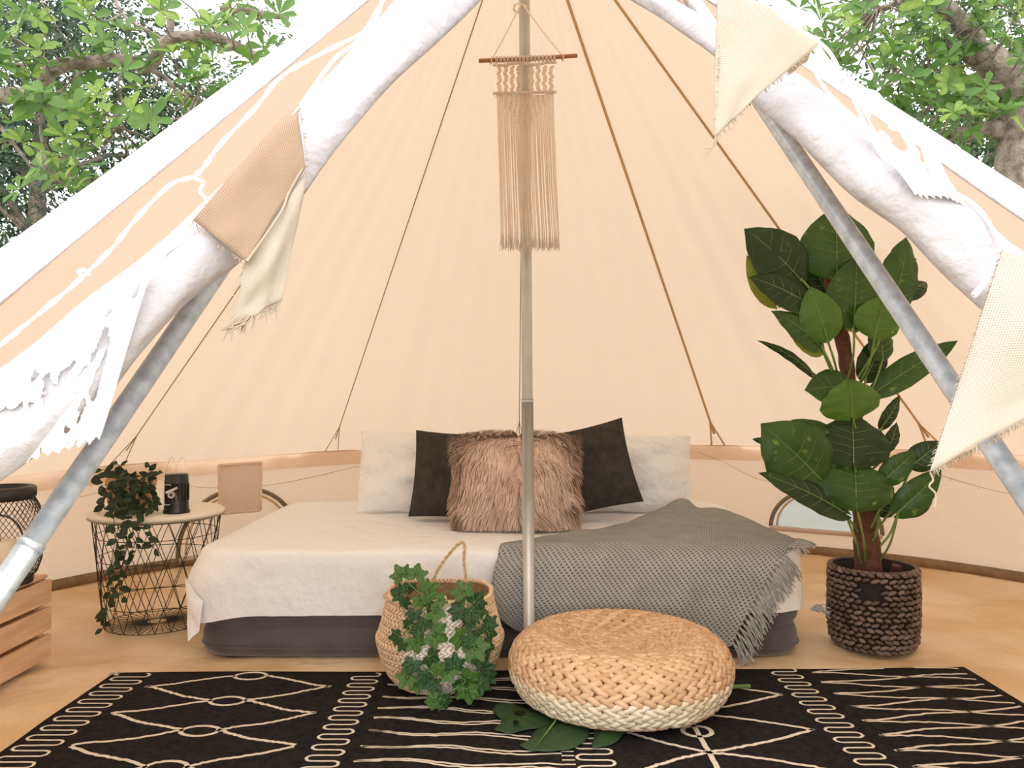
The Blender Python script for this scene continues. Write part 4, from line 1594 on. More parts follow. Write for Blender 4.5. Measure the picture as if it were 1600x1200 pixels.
NK = 21
cross = [0.006 + (KH - .012) * i / 6 for i in range(7)]
for s in (-1, 1):
    for k in range(NK):
        pts = []
        for i in range(13):
            f = i / 12
            z = lerp(0.006, KH - 0.002, f)
            th = 2 * PI * (k / NK) + s * f * 2 * PI * 2.4 / NK
            pts.append(KC + V((kr(z) * math.cos(th), kr(z) * math.sin(th), z)))
        mb = MB(); mb.tube(pts, 0.0015, 5)
        mb.build('wire', M_wire, table)
for z in [0.006] + [0.006 + (KH - .008) * q / 4.8 for q in (1, 2, 3, 4)] + [KH - .008]:
    mb = MB()
    mb.tube([KC + V((kr(z) * math.cos(t), kr(z) * math.sin(t), z)) for t in np.linspace(0, 2 * PI, 61)[:-1]], 0.0015, 5, closed=True)
    mb.build('wire_hoop', M_wire, table)
mb = MB()
for k in range(NK * 2):
    th = 2 * PI * k / (NK * 2)
    mb.tube([KC + V((0.035 * math.cos(th + .2), 0.035 * math.sin(th + .2), 0.006)), KC + V((RB * math.cos(th), RB * math.sin(th), 0.006))], 0.0015, 5)
mb.tube([KC + V((0.035 * math.cos(t), 0.035 * math.sin(t), 0.006)) for t in np.linspace(0, 2 * PI, 25)[:-1]], 0.0015, 5, closed=True)
mb.build('base_spokes', M_wire, table)
KT = KH + 0.015

# ------------------------------------------------------------------ camping lantern
LC = V(((277 - 800) / 1250 * 2.93, 2.93, KT))
lan = thing('camping_lantern', 'small black ribbed camping lantern with wire handle on the side table', 'lantern', LC)
mb = MB()
mb.lathe([(0.001, 0), (0.046, 0.0), (0.047, 0.008), (0.042, 0.016), (0.044, 0.022), (0.041, 0.030), (0.043, 0.036), (0.040, 0.044), (0.040, 0.105), (0.042, 0.108), (0.042, 0.114), (0.040, 0.118), (0.041, 0.138), (0.038, 0.142), (0.001, 0.142)], LC, 36)
mb.build('body', M_plastic, lan)
mb = MB()
for k in range(18):
    th = 2 * PI * k / 18
    mb.box(LC + V((0.0415 * math.cos(th), 0.0415 * math.sin(th), 0.075)), (0.003, 0.003, 0.062), Matrix.Rotation(th, 3, 'Z'), 0.0008)
mb.build('grip_ribs', M_plastic, lan)
lf = LC + V((0.0, -0.044, 0))
mb = MB()
mb.tube(smooth_path([lf + V((-.002, 0, .105)), lf + V((-.026, .006, .105)), lf + V((-.030, .008, .095)), lf + V((-.030, .008, .040)), lf + V((-.026, .006, .034)), lf + V((-.006, 0, .034))], 5), 0.0018, 6)
mb.build('front_clip', M_silver, lan)
mb = MB()
mb.tube([lf + V((0.000, .002, .070)), lf + V((0.0, -.006, .070))], 0.012, 20)
mb.build('knob', M_silver, lan)
mb = MB(); mb.tube([lf + V((0.0, -.005, .070)), lf + V((0.0, -.008, .070))], 0.005, 14); mb.build('knob_centre', M_plastic, lan)
mb = MB(); mb.tube([lf + V((-.018, -.004, .078)), lf + V((.006, -.006, .088)), lf + V((.022, -.003, .096))], 0.0045, 8); mb.build('lever', M_silver, lan)
mb = MB()
mb.tube(smooth_path([LC + V((-.042, -.006, .118)), LC + V((-.036, -.006, .16)), LC + V((-.022, -.006, .198)), LC + V((-.012, -.006, .200)), LC + V((0.0, -.006, .16)), LC + V((-.002, -.006, .143))], 6), 0.0010, 5)
mb.tube(smooth_path([LC + V((-.010, .01, .143)), LC + V((-.004, .01, .17)), LC + V((0.010, .01, .198)), LC + V((.020, .01, .198)), LC + V((.034, .01, .16)), LC + V((.042, .006, .118))], 6), 0.0010, 5)
mb.build('wire_handle', M_chrome, lan)

# ------------------------------------------------------------------ trailing plant in carved pot
TP = V(((208 - 800) / 1250 * 3.0, 2.99, KT))
pp = thing('potted_trailing_plant', 'trailing plant in a carved brown pot spilling over the side table', 'plant', TP)
mb = MB(); mb.lathe([(0.001, 0), (0.066, 0), (0.074, 0.01), (0.084, 0.10), (0.086, 0.128), (0.080, 0.130), (0.078, 0.11), (0.001, 0.108)], TP, 40)
mb.build('pot', M_cork, pp)
mb = MB()
for k in range(8):
    for q in range(14):
        th = 2 * PI * (q + .5 * (k % 2)) / 14
        r = lerp(.072, .086, (k * .015 + .01) / .12)
        pod(mb, TP + V((r * math.cos(th), r * math.sin(th), .012 + k * .0145)), V((-math.sin(th), math.cos(th), (-1) ** k * .6)), V((math.cos(th), math.sin(th), 0)), .026, .010, .010)
mb.build('carving', M_cork, pp)


def small_leaf(name, m):
    mb = MB()
    prof_ = [(0, 0.0), (0.12, 0.14), (0.3, 0.27), (0.5, 0.29), (0.7, 0.21), (0.88, 0.09), (1, 0)]
    rows = [[V((-w, y, 0.12 * w * 2 - .15 * (y - .4) ** 2)), V((0, y, -.15 * (y - .4) ** 2)), V((w, y, .12 * w * 2 - .15 * (y - .4) ** 2))] for y, w in prof_]
    mb.grid(rows)
    ob = mb.build(name, m)
    me = ob.data
    bpy.data.objects.remove(ob)
    return me


SL = small_leaf('leaf', M_trail)


def orient(b, up, N, L):
    N = N.normalized()
    up = up - N * up.dot(N)
    up = up.normalized() if up.length > 1e-4 else N.orthogonal().normalized()
    X = up.cross(N)
    return Matrix.Translation(b) @ Matrix(((X.x, up.x, N.x, 0), (X.y, up.y, N.y, 0), (X.z, up.z, N.z, 0), (0, 0, 0, 1))) @ Matrix.Diagonal((L, L, L, 1))


stems = [[(200, 752, 2.98), (188, 772, 2.88), (178, 805, 2.76), (182, 850, 2.74), (176, 900, 2.74), (168, 950, 2.75), (160, 982, 2.76)],
         [(205, 752, 2.98), (200, 780, 2.88), (200, 815, 2.75), (196, 860, 2.74), (186, 905, 2.74), (190, 935, 2.74)],
         [(215, 755, 2.98), (218, 785, 2.88), (214, 805, 2.76), (224, 828, 2.74), (238, 850, 2.74), (241, 858, 2.74)],
         [(210, 752, 2.98), (208, 780, 2.88), (206, 820, 2.75), (214, 850, 2.74), (204, 880, 2.74)],
         [(195, 750, 2.97), (176, 735, 2.93), (158, 734, 2.90)], [(200, 750, 2.97), (180, 745, 2.92), (160, 741, 2.88)],
         [(205, 750, 2.97), (195, 735, 2.95), (182, 724, 2.93)], [(222, 750, 2.97), (232, 738, 2.94), (234, 726, 2.93)],
         [(222, 750, 2.97), (235, 742, 2.94), (246, 738, 2.93)], [(225, 755, 2.95), (238, 775, 2.90), (240, 800, 2.86)], [(212, 750, 2.97), (200, 742, 2.9), (185, 760, 2.87), (166, 776, 2.85), (160, 786, 2.84)],
         [(215, 750, 2.97), (205, 745, 2.92), (195, 760, 2.89), (182, 790, 2.86), (175, 800, 2.8)], [(220, 752, 2.97), (222, 760, 2.89), (228, 785, 2.87), (236, 797, 2.84)], [(204, 752, 2.97), (205, 760, 2.87), (208, 790, 2.85), (212, 800, 2.8), (226, 800, 2.76)]]
mb = MB()
nleaf = 0
for st_ in stems:
    pth = smooth_path([U(*q) for q in st_], 6)
    mb.tube(pth, 0.0011, 4)
    L = 0
    for i in range(2, len(pth)):
        L += (pth[i] - pth[i - 1]).length
        if L > 0.0125 and nleaf < 280:
            L = 0
            tg = (pth[i] - pth[i - 1]).normalized()
            sd = random.choice((-1, 1))
            up = tg * .5 + V((sd * random.uniform(.4, 1), random.uniform(-.5, .1), random.uniform(-.3, .4)))
            piece('leaf', SL, pp, orient(pth[i], up, V((random.uniform(-.7, .7), -1, random.uniform(-.3, .8))), random.uniform(.026, .042)))
            nleaf += 1
for k in range(60):
    th = random.uniform(-PI, 0.3)
    p = TP + V((0.088 * math.cos(th) - .01, 0.088 * math.sin(th) - .012, random.uniform(.02, .14)))
    if p.x > TP.x + .05 and p.z < KT + .11: continue
    piece('leaf', SL, pp, orient(p, V((random.uniform(-1, 1), -.3, random.uniform(-1, .4))), V((random.uniform(-.7, .7), -1, random.uniform(-.3, .8))), random.uniform(.03, .045)))
mb.build('stems', M_trail, pp)

# ================================================================== CRATE + LANTERN
CX1 = -1.49
crate = thing('wooden_crate', 'slatted pine crate standing at the left edge of the tent', 'crate', (-1.72, 2.34, 0))
cw, cy0, cy1, ch = 0.44, 2.10, 2.60, 0.262
for q in range(3):
    for x in (CX1 - 0.007, CX1 - cw + 0.007):
        mb = MB(); mb.box((x, (cy0 + cy1) / 2, 0.042 + q * 0.088), (0.014, cy1 - cy0, 0.073), bevel=0.002)
        mb.build('slat', M_wood, crate, smooth=False)
for y in (cy0 + .012, cy1 - .012):
    for q in range(3):
        mb = MB(); mb.box((CX1 - cw / 2, y, 0.042 + q * 0.088), (cw - .03, 0.016, 0.073), bevel=0.002)
        mb.build('end_slat', M_wood, crate, smooth=False)
for x in (CX1 - .028, CX1 - cw + .028):
    for y in (cy0 + .03, cy1 - .03):
        mb = MB(); mb.box((x, y, 0.130), (0.024, 0.020, 0.250), bevel=0.002)
        mb.build('corner_post', M_wood, crate, smooth=False)
for q in range(4):
    mb = MB(); mb.box((CX1 - .062 - q * .107, (cy0 + cy1) / 2, ch + .002), (0.098, cy1 - cy0, 0.011), bevel=0.002)
    mb.build('top_slat', M_wood, crate, smooth=False)
CT = ch + 0.0075
WC = V(((2 - 800) / 1250 * 2.47, 2.47, CT))
wl = thing('candle_lantern', 'black wire mesh lantern with a pale candle on the crate', 'lantern', WC)
wprof = [(0.080, 0.012), (0.100, 0.03), (0.113, 0.07), (0.116, 0.13), (0.114, 0.19), (0.106, 0.235), (0.092, 0.262)]


def wr(z):
    for a, b in zip(wprof, wprof[1:]):
        if a[1] <= z <= b[1]: return lerp(a[0], b[0], (z - a[1]) / (b[1] - a[1]))
    return wprof[0][0] if z < .1 else wprof[-1][0]


HA = math.radians(-60)   # the opening faces the room


def in_hole(th, z):
    d = (th - HA + PI) % (2 * PI) - PI
    return (d * 0.116 / 0.068) ** 2 + ((z - 0.135) / 0.088) ** 2 < 1


mb = MB()
for s in (-1, 1):
    for k in range(44):
        run = []
        for i in range(61):
            z = lerp(.012, .262, i / 60)
            th = 2 * PI * k / 44 + s * i / 60 * 1.5
            if in_hole(th, z):
                if len(run) > 1: mb.tube(run, 0.0010, 4, caps=False)
                run = []
            else:
                run.append(WC + V((wr(z) * math.cos(th), wr(z) * math.sin(th), z)))
        if len(run) > 1: mb.tube(run, 0.0010, 4, caps=False)
mb.build('wire_mesh', M_black, wl)
mb = MB()
mb.tube([WC + V((wr(.135 + .088 * math.sin(t)) * math.cos(HA + .068 / .116 * math.cos(t)), wr(.135 + .088 * math.sin(t)) * math.sin(HA + .068 / .116 * math.cos(t)), .135 + .088 * math.sin(t))) for t in np.linspace(0, 2 * PI, 41)[:-1]], 0.0028, 6, closed=True)
mb.build('opening_ring', M_black, wl)
mb = MB(); mb.lathe([(0.09, 0.0), (0.092, 0.014), (0.080, 0.016), (0.001, 0.014)], WC, 40); mb.lathe([(.001, .0), (.09, 0)], WC, 40); mb.build('base', M_black, wl)
mb = MB(); mb.lathe([(0.090, 0.258), (0.098, 0.268), (0.098, 0.292), (0.092, 0.298), (0.078, 0.298), (0.076, 0.262), (0.090, 0.258)], WC, 40); mb.build('collar', M_black, wl)
mb = MB(); mb.lathe([(0.001, .0145), (0.046, 0.0145), (0.046, 0.128), (0.040, 0.132), (0.001, 0.128)], WC, 32); mb.build('candle', M_candle, wl)
mb = MB(); mb.tube([WC + V((0, 0, .128)), WC + V((.001, 0, .140))], .0012, 5); mb.build('wick', M_black, wl)

# ================================================================== BIG PLANT
BC = V(((1362 - 800) / 1250 * 2.74, 2.74, 0))
wb_ = thing('woven_planter', 'dark brown woven basket planter holding the tall plant', 'planter', BC)
pr = [(0.128, 0.008), (0.137, 0.03), (0.142, 0.08), (0.143, 0.15), (0.142, 0.22), (0.141, 0.262)]


def br(z): return interp([(a[1], a[0]) for a in pr], z)[0]


mb = MB(); mb.lathe([(0.001, .002), (0.122, .003)] + [(r - .008, z) for r, z in pr] + [(0.124, .262), (0.120, .02), (.001, .02)], BC, 48)
mb.build('liner', M_bask_core, wb_)
mb = MB()
nr_ = 15
HTH = math.radians(-117)
for c in range(nr_):
    z = 0.010 + c * 0.0180
    n = 34
    for j in range(n):
        th = 2 * PI * (j + .5 * (c % 2)) / n + random.uniform(-.02, .02)
        d = (th - HTH + PI) % (2 * PI) - PI
        if abs(d) < 0.23 and 9.5 < c < 12.5: continue
        er = V((math.cos(th), math.sin(th), 0)); et = V((-math.sin(th), math.cos(th), 0))
        pod(mb, BC + er * (br(z) + random.uniform(-.001, .002)) + V((0, 0, z + random.uniform(-.001, .001))), et + V((0, 0, (0.35 if c % 2 else -0.35))), er, 0.031 * random.uniform(.85, 1.1), 0.0165 * random.uniform(.85, 1.1), 0.015)
mb.build('weave', M_bask_dark, wb_)
mb = MB()
for j in range(44):
    th = 2 * PI * j / 44
    er = V((math.cos(th), math.sin(th), 0)); et = V((-math.sin(th), math.cos(th), 0))
    pod(mb, BC + er * .135 + V((0, 0, .268)), et + er * .4, V((0, 0, 1)), 0.026, 0.013, 0.013)
mb.build('rim', M_bask_dark, wb_)

plant = thing('tall_potted_plant', 'tall artificial pothos with big variegated leaves on a brown coir pole', 'plant', BC + V((0, 0, .021)))
PY = 2.74
trunk = smooth_path([V((BC.x - .005, 2.74, .021)), U(1355, 860, PY), U(1350, 800, PY), U(1340, 700, PY), U(1330, 620, PY), U(1318, 540, PY), U(1303, 470, PY), U(1295, 410, PY)], 6)
mb = MB(); mb.tube(trunk, [lerp(0.050, 0.024, min(1, i / (len(trunk) * .55))) + 0.002 * math.sin(i * 2.1) for i in range(len(trunk))], 14)
mb.build('coir_pole', M_trunk, plant)
mb = MB(); mb.tube([V((BC.x + .04, 2.68, .15)), V((BC.x + .042, 2.66, .285))], [.020, .016], 10); mb.build('root_stub', M_trunk, plant)
mb = MB(); mb.lathe([(.001, .16), (.119, .16)], BC, 32); mb.build('soil', M_trunk, plant)


def big_leaf(B, Tp, w, N, mi, fold=0.25, curl=0.25, asym=0.0):
    """B base, Tp tip (world), w width in metres, N face direction"""
    ax = Tp - B
    L = ax.length
    d = ax.normalized()
    N = (N - d * N.dot(d)).normalized()
    X = d.cross(N)
    mb = MB()
    nv, nu = 16, 10
    rows = []
    sh = [(0, .06), (.04, .42), (.10, .72), (.2, .93), (.32, 1.0), (.45, .98), (.6, .86), (.75, .64), (.88, .36), (.96, .13), (1, 0.0)]
    for i in range(nv + 1):
        v = i / nv
        ww = interp(sh, v)[0] * w / 2
        row = []
        for j in range(-nu // 2, nu // 2 + 1):
            u = j / (nu / 2)
            lobe = -0.10 * L * (abs(u) ** 1.5) * max(0, 1 - v * 4)       # heart-shaped base
            z = fold * ww * (abs(u) ** 0.8) * 0.8 - fold * ww * u * u * 1.0 - curl * L * (v - .35) ** 2 * 0.9
            z += 0.010 * math.sin(v * 26 + abs(u) * 3) * abs(u) * w * 2.0   # rippled blade between veins
            z += 0.03 * w * nz3(u * 2, v * 3, B.x * 9 + B.z * 5)
            row.append(B + d * (v * L + lobe) + X * (u * ww * (1 + asym * u)) + N * z)
        rows.append(row)
    mb.grid(rows)
    o = mb.build('leaf', mi, plant, org=B)
    mb = MB()
    mid = []
    for i in range(nv):
        v = i / nv
        mid.append(B + d * v * L + N * (-curl * L * (v - .35) ** 2 * .9 + 0.0015))
    mb.tube(mid, [lerp(.0028, .0005, i / nv) for i in range(nv)], 5)
    for v0 in (0.15, 0.30, 0.45, 0.60):
        for s in (-1, 1):
            pts = []
            for q in range(5):
                u = q / 4 * .85
                v = v0 + u * .16
                ww = interp(sh, v)[0] * w / 2
                z = fold * ww * (u ** 0.8) * .8 - fold * ww * u * u - curl * L * (v - .35) ** 2 * .9 + 0.010 * math.sin(v * 26 + u * 3) * u * w * 2
                pts.append(B + d * v * L + X * s * u * ww + N * (z + .0008))
            mb.tube(pts, [.0010, .0009, .0007, .0005, .0003], 4, caps=False)
    mb.build('vein', M_vein, o)


A_, B_, C2, Y_ = M_leafA, M_leafB, M_leafC, M_leafY
# base px, tip px, width px, depth base, depth tip, normal, material, petiole start (px)
LV = [
    ((1308, 427), (1306, 322), 116, 2.66, 2.66, (-.15, -1, .25), A_, (1305, 500)),
    ((1252, 436), (1170, 355), 88, 2.66, 2.62, (-.2, -1, .25), C2, (1290, 480)),
    ((1264, 474), (1176, 428), 58, 2.62, 2.60, (-.1, -1, .5), C2, (1295, 510)),
    ((1212, 476), (1166, 400), 42, 2.70, 2.68, (-.7, -1, .1), Y_, (1280, 500)),
    ((1334, 508), (1340, 400), 92, 2.62, 2.62, (.05, -1, .2), A_, (1325, 590)),
    ((1392, 482), (1426, 368), 74, 2.66, 2.68, (.3, -1, .1), A_, (1340, 590)),
    ((1398, 410), (1435, 403), 26, 2.76, 2.80, (.1, -1, .4), C2, (1330, 500)),
    ((1408, 462), (1455, 436), 36, 2.74, 2.80, (.1, -1, .5), C2, (1335, 520)),
    ((1292, 528), (1268, 448), 66, 2.60, 2.58, (-.2, -1, .2), B_, (1310, 600)),
    ((1284, 540), (1214, 482), 46, 2.62, 2.58, (-.1, -1, .5), A_, (1308, 600)),
    ((1286, 548), (1238, 524), 34, 2.64, 2.60, (-.2, -1, .3), Y_, (1306, 610)),
    ((1367, 524), (1382, 462), 76, 2.58, 2.58, (.15, -1, .3), B_, (1342, 600)),
    ((1352, 592), (1384, 520), 50, 2.72, 2.72, (.2, -1, .1), C2, (1335, 640)),
    ((1272, 584), (1194, 525), 24, 2.70, 2.64, (.2, -.8, .6), C2, (1320, 640)),
    ((1368, 612), (1498, 527), 46, 2.68, 2.62, (-.1, -1, .5), A_, (1335, 660)),
    ((1330, 604), (1262, 606), 64, 2.64, 2.60, (-.1, -1, .4), A_, (1330, 650)),
    ((1332, 652), (1328, 592), 104, 2.56, 2.54, (.05, -1, .7), B_, (1338, 700)),
    ((1378, 668), (1410, 618), 26, 2.70, 2.70, (.4, -1, .2), C2, (1345, 720)),
    ((1384, 706), (1406, 662), 30, 2.68, 2.66, (.4, -1, .2), C2, (1345, 740)),
    ((1334, 724), (1332, 646), 122, 2.56, 2.60, (0, -1, .45), C2, (1345, 790)),
    ((1326, 718), (1244, 654), 60, 2.60, 2.56, (-.1, -1, .5), A_, (1342, 780)),
    ((1284, 750), (1196, 664), 112, 2.56, 2.50, (-.35, -1, .35), A_, (1340, 830)),
    ((1322, 800), (1194, 734), 52, 2.56, 2.48, (0, -1, .7), C2, (1345, 880)),
    ((1338, 792), (1336, 714), 124, 2.54, 2.58, (0, -1, .35), A_, (1352, 880)),
    ((1380, 752), (1432, 704), 40, 2.58, 2.54, (.1, -1, .5), A_, (1358, 830)),
    ((1424, 728), (1472, 690), 44, 2.56, 2.52, (.1, -1, .5), C2, (1360, 840)),
    ((1402, 802), (1474, 734), 48, 2.58, 2.54, (.2, -1, .5), A_, (1372, 880)),
    ((1404, 796), (1462, 776), 40, 2.70, 2.74, (.2, -1, .6), C2, (1368, 860)),
    ((1372, 802), (1398, 766), 44, 2.66, 2.66, (.2, -1, .4), C2, (1360, 850)),
    ((1208, 694), (1178, 685), 14, 2.70, 2.68, (0, -1, .4), C2, (1300, 720)),
    ((1300, 470), (1260, 395), 60, 2.76, 2.78, (-.3, -1, .1), C2, (1305, 520)),
    ((1380, 560), (1372, 500), 50, 2.70, 2.70, (.3, -1, .1), A_, (1340, 640)),
]
pet = MB()
for b, t, w, yb, yt, N, m_, ps in LV:
    B3, T3 = U(b[0], b[1], yb), U(t[0], t[1], yt)
    big_leaf(B3, T3, w * yb / 1250, V(N), m_, fold=random.uniform(.25, .5), curl=random.uniform(.10, .4))
    S3 = U(ps[0], ps[1], 2.72)
    mid = lerp(S3, B3, .5) + V((0, -.02, -.01))
    pet.tube(smooth_path([S3, mid, B3 + (B3 - T3) * -.02], 6), 0.0038, 7)
pet.build('petioles', M_stem, plant)

# ================================================================== MACRAME
DY = 2.44
mac = thing('macrame_hanging', 'cream macrame wall hanging with long fringe on the centre pole', 'wall hanging', U(825, 91, DY))
mb = MB(); mb.tube([U(748, 95, DY), U(825, 92, DY), U(902, 87, DY)], 0.0062, 12); mb.build('dowel', M_dowel, mac)
mb = MB()
knot = U(815, 4, 2.465)
for e in (U(768, 94, DY), U(880, 89, DY)):
    mb.tube(smooth_path([knot, lerp(knot, e, .5) + V((0, 0, -.004)), e], 6), 0.0020, 6)
    mb.tube([e + V((0, 0.008 * math.cos(t), .008 * math.sin(t))) for t in np.linspace(0, 2 * PI, 13)[:-1]], .0022, 6, closed=True)
    mb.tube([e + V((-.004, 0, -.006)), e + V((-.003, 0, -.015))], .002, 5)
mb.tube([knot + V((0.024 * math.cos(t), .035 + 0.024 * math.sin(t), 0.004 * math.sin(2 * t))) for t in np.linspace(0, 2 * PI, 25)[:-1]], .0028, 6, closed=True)
mb.build('hanging_cord', M_macrame, mac)
x0, x1 = 773, 868
NSR = 32
mb = MB()   # lark's head loops on the dowel
for k in range(NSR // 2):
    px = lerp(776, 866, k / (NSR // 2 - 1))
    c = U(px, lerp(94.4, 89, (px - 748) / 154), DY)
    for dx in (-.0022, .0022):
        mb.tube([c + V((dx, 0.0085 * math.cos(t), .0085 * math.sin(t))) for t in np.linspace(0, 2 * PI, 11)[:-1]], .0021, 5, closed=True)
mb.build('loops', M_macrame, mac)
for yy in (101, 146):
    mb = MB()
    pts = [U(lerp(771, 869, i / 30), yy + (1.5 if yy < 120 else 0) * math.sin(i * .4) - i * .08, DY - .003) for i in range(31)]
    rope(pts, .0045, 90).build('knot_row', M_macrame, mac)
for k in range(9):   # twisted columns between the rows
    px = lerp(780, 861, k / 8)
    if k == 4: px = 812
    mb = MB()
    for q in range(11):
        c = U(px + 1.2 * math.sin(q * 1.6 + k), 105 + q * 3.9, DY)
        pod(mb, c, V((1, 0, .5 * (-1) ** q)), V((0, -1, 0)), .015, .010, .009)
    mb.build('twisted_column', M_macrame, mac)
mb = MB()   # diamond net ending in a point
for r in range(12):
    half = (12 - r) / 12 * 38 + 2
    n = max(1, int(half / 4))
    for k in range(n + 1):
        px = 818 + (k / max(1, n) - .5) * 2 * half + (2.2 if r % 2 else -2.2)
        pod(mb, U(px, 150 + r * 4.1, DY - .002), V((1, 0, .6 * (-1) ** (k + r))), V((0, -1, 0)), .0095, .0055, .006)
mb.build('knotted_point', M_macrame, mac)
mb = MB()
for k in range(NSR + 12):
    f = k / (NSR + 11)
    px = lerp(777, 864, f)
    ys = 150 + max(0, 48 - abs(px - 818) * 1.05)
    xe = lerp(783, 874, f) + random.uniform(-1.5, 1.5)
    pts = [U(px, 148, DY), U(px, ys, DY), U(px + (xe - px) * .5 + random.uniform(-.8, .8), (ys + 388) / 2, DY + random.uniform(-.003, .003)), U(xe, 365, DY), U(xe + random.uniform(-1, 1), 388 + random.uniform(-4, 3), DY)]
    mb.tube(smooth_path(pts, 4), 0.0017, 5)
    for q in range(4):
        e = U(xe + random.uniform(-3, 3), 390 + random.uniform(-5, 4), DY + random.uniform(-.006, .006))
        mb.tube([pts[3], lerp(pts[3], e, .5), e], .0007, 3, caps=False)
o = mb.build('fringe', M_macrame, mac); o['kind'] = 'stuff'

# ================================================================== STRING OF FAIRY LIGHTS on the wall
for lab, seq in (('fine wire of tiny fairy lights along the right tent wall', [(1090, 706, 4.12), (1130, 722, 4.08), (1200, 752, 3.98), (1290, 742, 3.86), (1360, 728, 3.78), (1440, 735, 3.68), (1500, 752, 3.60), (1560, 768, 3.54), (1640, 780, 3.42)]),
                 ('fine wire of tiny fairy lights along the left tent wall', [(40, 795, 3.05), (100, 782, 3.12), (160, 768, 3.24), (230, 748, 3.38), (300, 760, 3.52), (350, 762, 3.62), (420, 758, 3.72), (490, 745, 3.86), (560, 728, 4.0)])):
    pts = []
    for px, py, Y in seq:
        # seat the wire just inside the wall
        lo, hi = 2.6, 4.9
        for _ in range(30):
            m_ = (lo + hi) / 2
            p = U(px, py, m_)
            a = math.degrees(math.atan2(p.x - TC.x, p.y - TC.y))
            if math.hypot(p.x - TC.x, p.y - TC.y) < eave(a)[0] - 0.026: lo = m_
            else: hi = m_
        pts.append(U(px, py, lo))
    sl = thing('fairy_lights', lab, 'string lights', pts[len(pts) // 2])
    pth = smooth_path(pts, 8)
    mb = MB(); mb.tube(pth, 0.0012, 5); mb.build('wire', M_twine, sl)
    for i in range(4, len(pth), 6):
        mb = MB(); pod(mb, pth[i] + V((0, 0, -.006)), V((0.2, 0, -1)), V((0, -1, 0)), .012, .005, .005)
        mb.build('bulb', M_bulb, sl)


# ================================================================== TREES
def obovate(name, m):
    mb = MB()
    pr_ = [(0, .02), (.2, .07), (.45, .17), (.68, .235), (.85, .20), (.96, .09), (1, 0)]
    rows = [[V((-w, y, .25 * w - .25 * (y - .3) ** 2)), V((0, y, -.25 * (y - .3) ** 2)), V((w, y, .25 * w - .25 * (y - .3) ** 2))] for y, w in pr_]
    mb.grid(rows)
    ob = mb.build(name, m)
    me = ob.data
    bpy.data.objects.remove(ob)
    return me


OB1, OB2 = obovate('leaf', M_tl1), obovate('leaf', M_tl2)
OBV = [(0, 0.02), (.2, .07), (.45, .17), (.68, .235), (.85, .20), (1, 0)]


def rosette(c, L, n, store, rnd):
    axis = V((rnd.uniform(-.6, .6), rnd.uniform(-1.0, -.1), rnd.uniform(.1, .9))).normalized()
    u = axis.orthogonal().normalized(); w = axis.cross(u)
    ph = rnd.uniform(0, 6)
    for k in range(n):
        th = ph + 2 * PI * k / n + rnd.uniform(-.25, .25)
        d = (u * math.cos(th) + w * math.sin(th)) + axis * rnd.uniform(.1, .7)
        N = axis * 1.0 - d * .3 + V((rnd.uniform(-.2, .2), 0, rnd.uniform(-.2, .2)))
        store.append((c, d.normalized(), N, L * rnd.uniform(.75, 1.15), rnd.random()))


def leaf_cloud(mb, items):
    """simple pointed leaves merged into one mesh"""
    for c, d, N, L, _ in items:
        N = (N - d * N.dot(d)).normalized()
        X = d.cross(N)
        vs = [c, c + d * L * .45 - X * L * .16 + N * L * .04, c + d * L * .8 - X * L * .2 + N * L * .02, c + d * L - N * L * .08, c + d * L * .8 + X * L * .2 + N * L * .02, c + d * L * .45 + X * L * .16 + N * L * .04]
        mb.add(vs, [(0, 5, 4, 3), (0, 3, 2, 1)])


def near_tree(label, trunk_pts, trunk_r, branches, rosettes, region, nrand, seed, name='leafy_tree'):
    rnd = random.Random(seed)
    root = thing(name, label, 'tree', trunk_pts[0])
    mb = MB()
    mb.tube(smooth_path(trunk_pts, 8), [lerp(trunk_r[0], trunk_r[1], i / (8 * (len(trunk_pts) - 1))) * (1 + .06 * math.sin(i * 1.3)) for i in range(8 * (len(trunk_pts) - 1) + 1)], 12)
    mb.build('trunk', M_bark, root)
    ends = []
    for pts, r0, r1 in branches:
        w = smooth_path([U(*p) for p in pts], 6)
        w = [p + V((0.02 * nz3(p.x * 3, p.y, p.z * 3), 0, 0.03 * nz3(p.x * 4, 5, p.z * 3))) for p in w]
        mb = MB(); mb.tube(w, [lerp(r0, r1, i / (len(w) - 1)) * (1 + .1 * math.sin(i * 1.7)) for i in range(len(w))], 8)
        mb.build('branch', M_bark, root)
        ends += w[2:]
    items = []
    for px, py, Y, s in rosettes:
        rosette(U(px, py, Y), s, rnd.choice((6, 7, 8)), items, rnd)
    tw = MB()
    for k in range(nrand):
        px = rnd.uniform(region[0], region[1]); py = rnd.uniform(region[2], region[3]); Y = rnd.uniform(region[4], region[5])
        c = U(px, py, Y)
        rosette(c, rnd.uniform(.11, .17), rnd.choice((5, 6, 7)), items, rnd)
        if ends and k % 2 == 0:
            e = min(ends, key=lambda q: (q - c).length)
            if (e - c).length < 1.2:
                tw.tube(smooth_path([e, lerp(e, c, .5) + V((rnd.uniform(-.08, .08), 0, rnd.uniform(-.12, .08))), c], 5), [.009 - .006 * i / 10 for i in range(11)], 5)
    for px, py, Y, s in rosettes:
        c = U(px, py, Y)
        e = min(ends, key=lambda q: (q - c).length)
        tw.tube(smooth_path([e, lerp(e, c, .5) + V((0, 0, -.08)), c], 5), [.010 - .006 * i / 10 for i in range(11)], 5)
    if tw.v: tw.build('twigs', M_bark, root)
    for c, d, N, L, q in items[:280]:
        piece('leaf', OB1 if q < .6 else OB2, root, orient(c, d, N, L))
    if len(items) > 280:
        mb = MB(); leaf_cloud(mb, items[280:]); o = mb.build('leaves', M_tl2, root); o['kind'] = 'stuff'


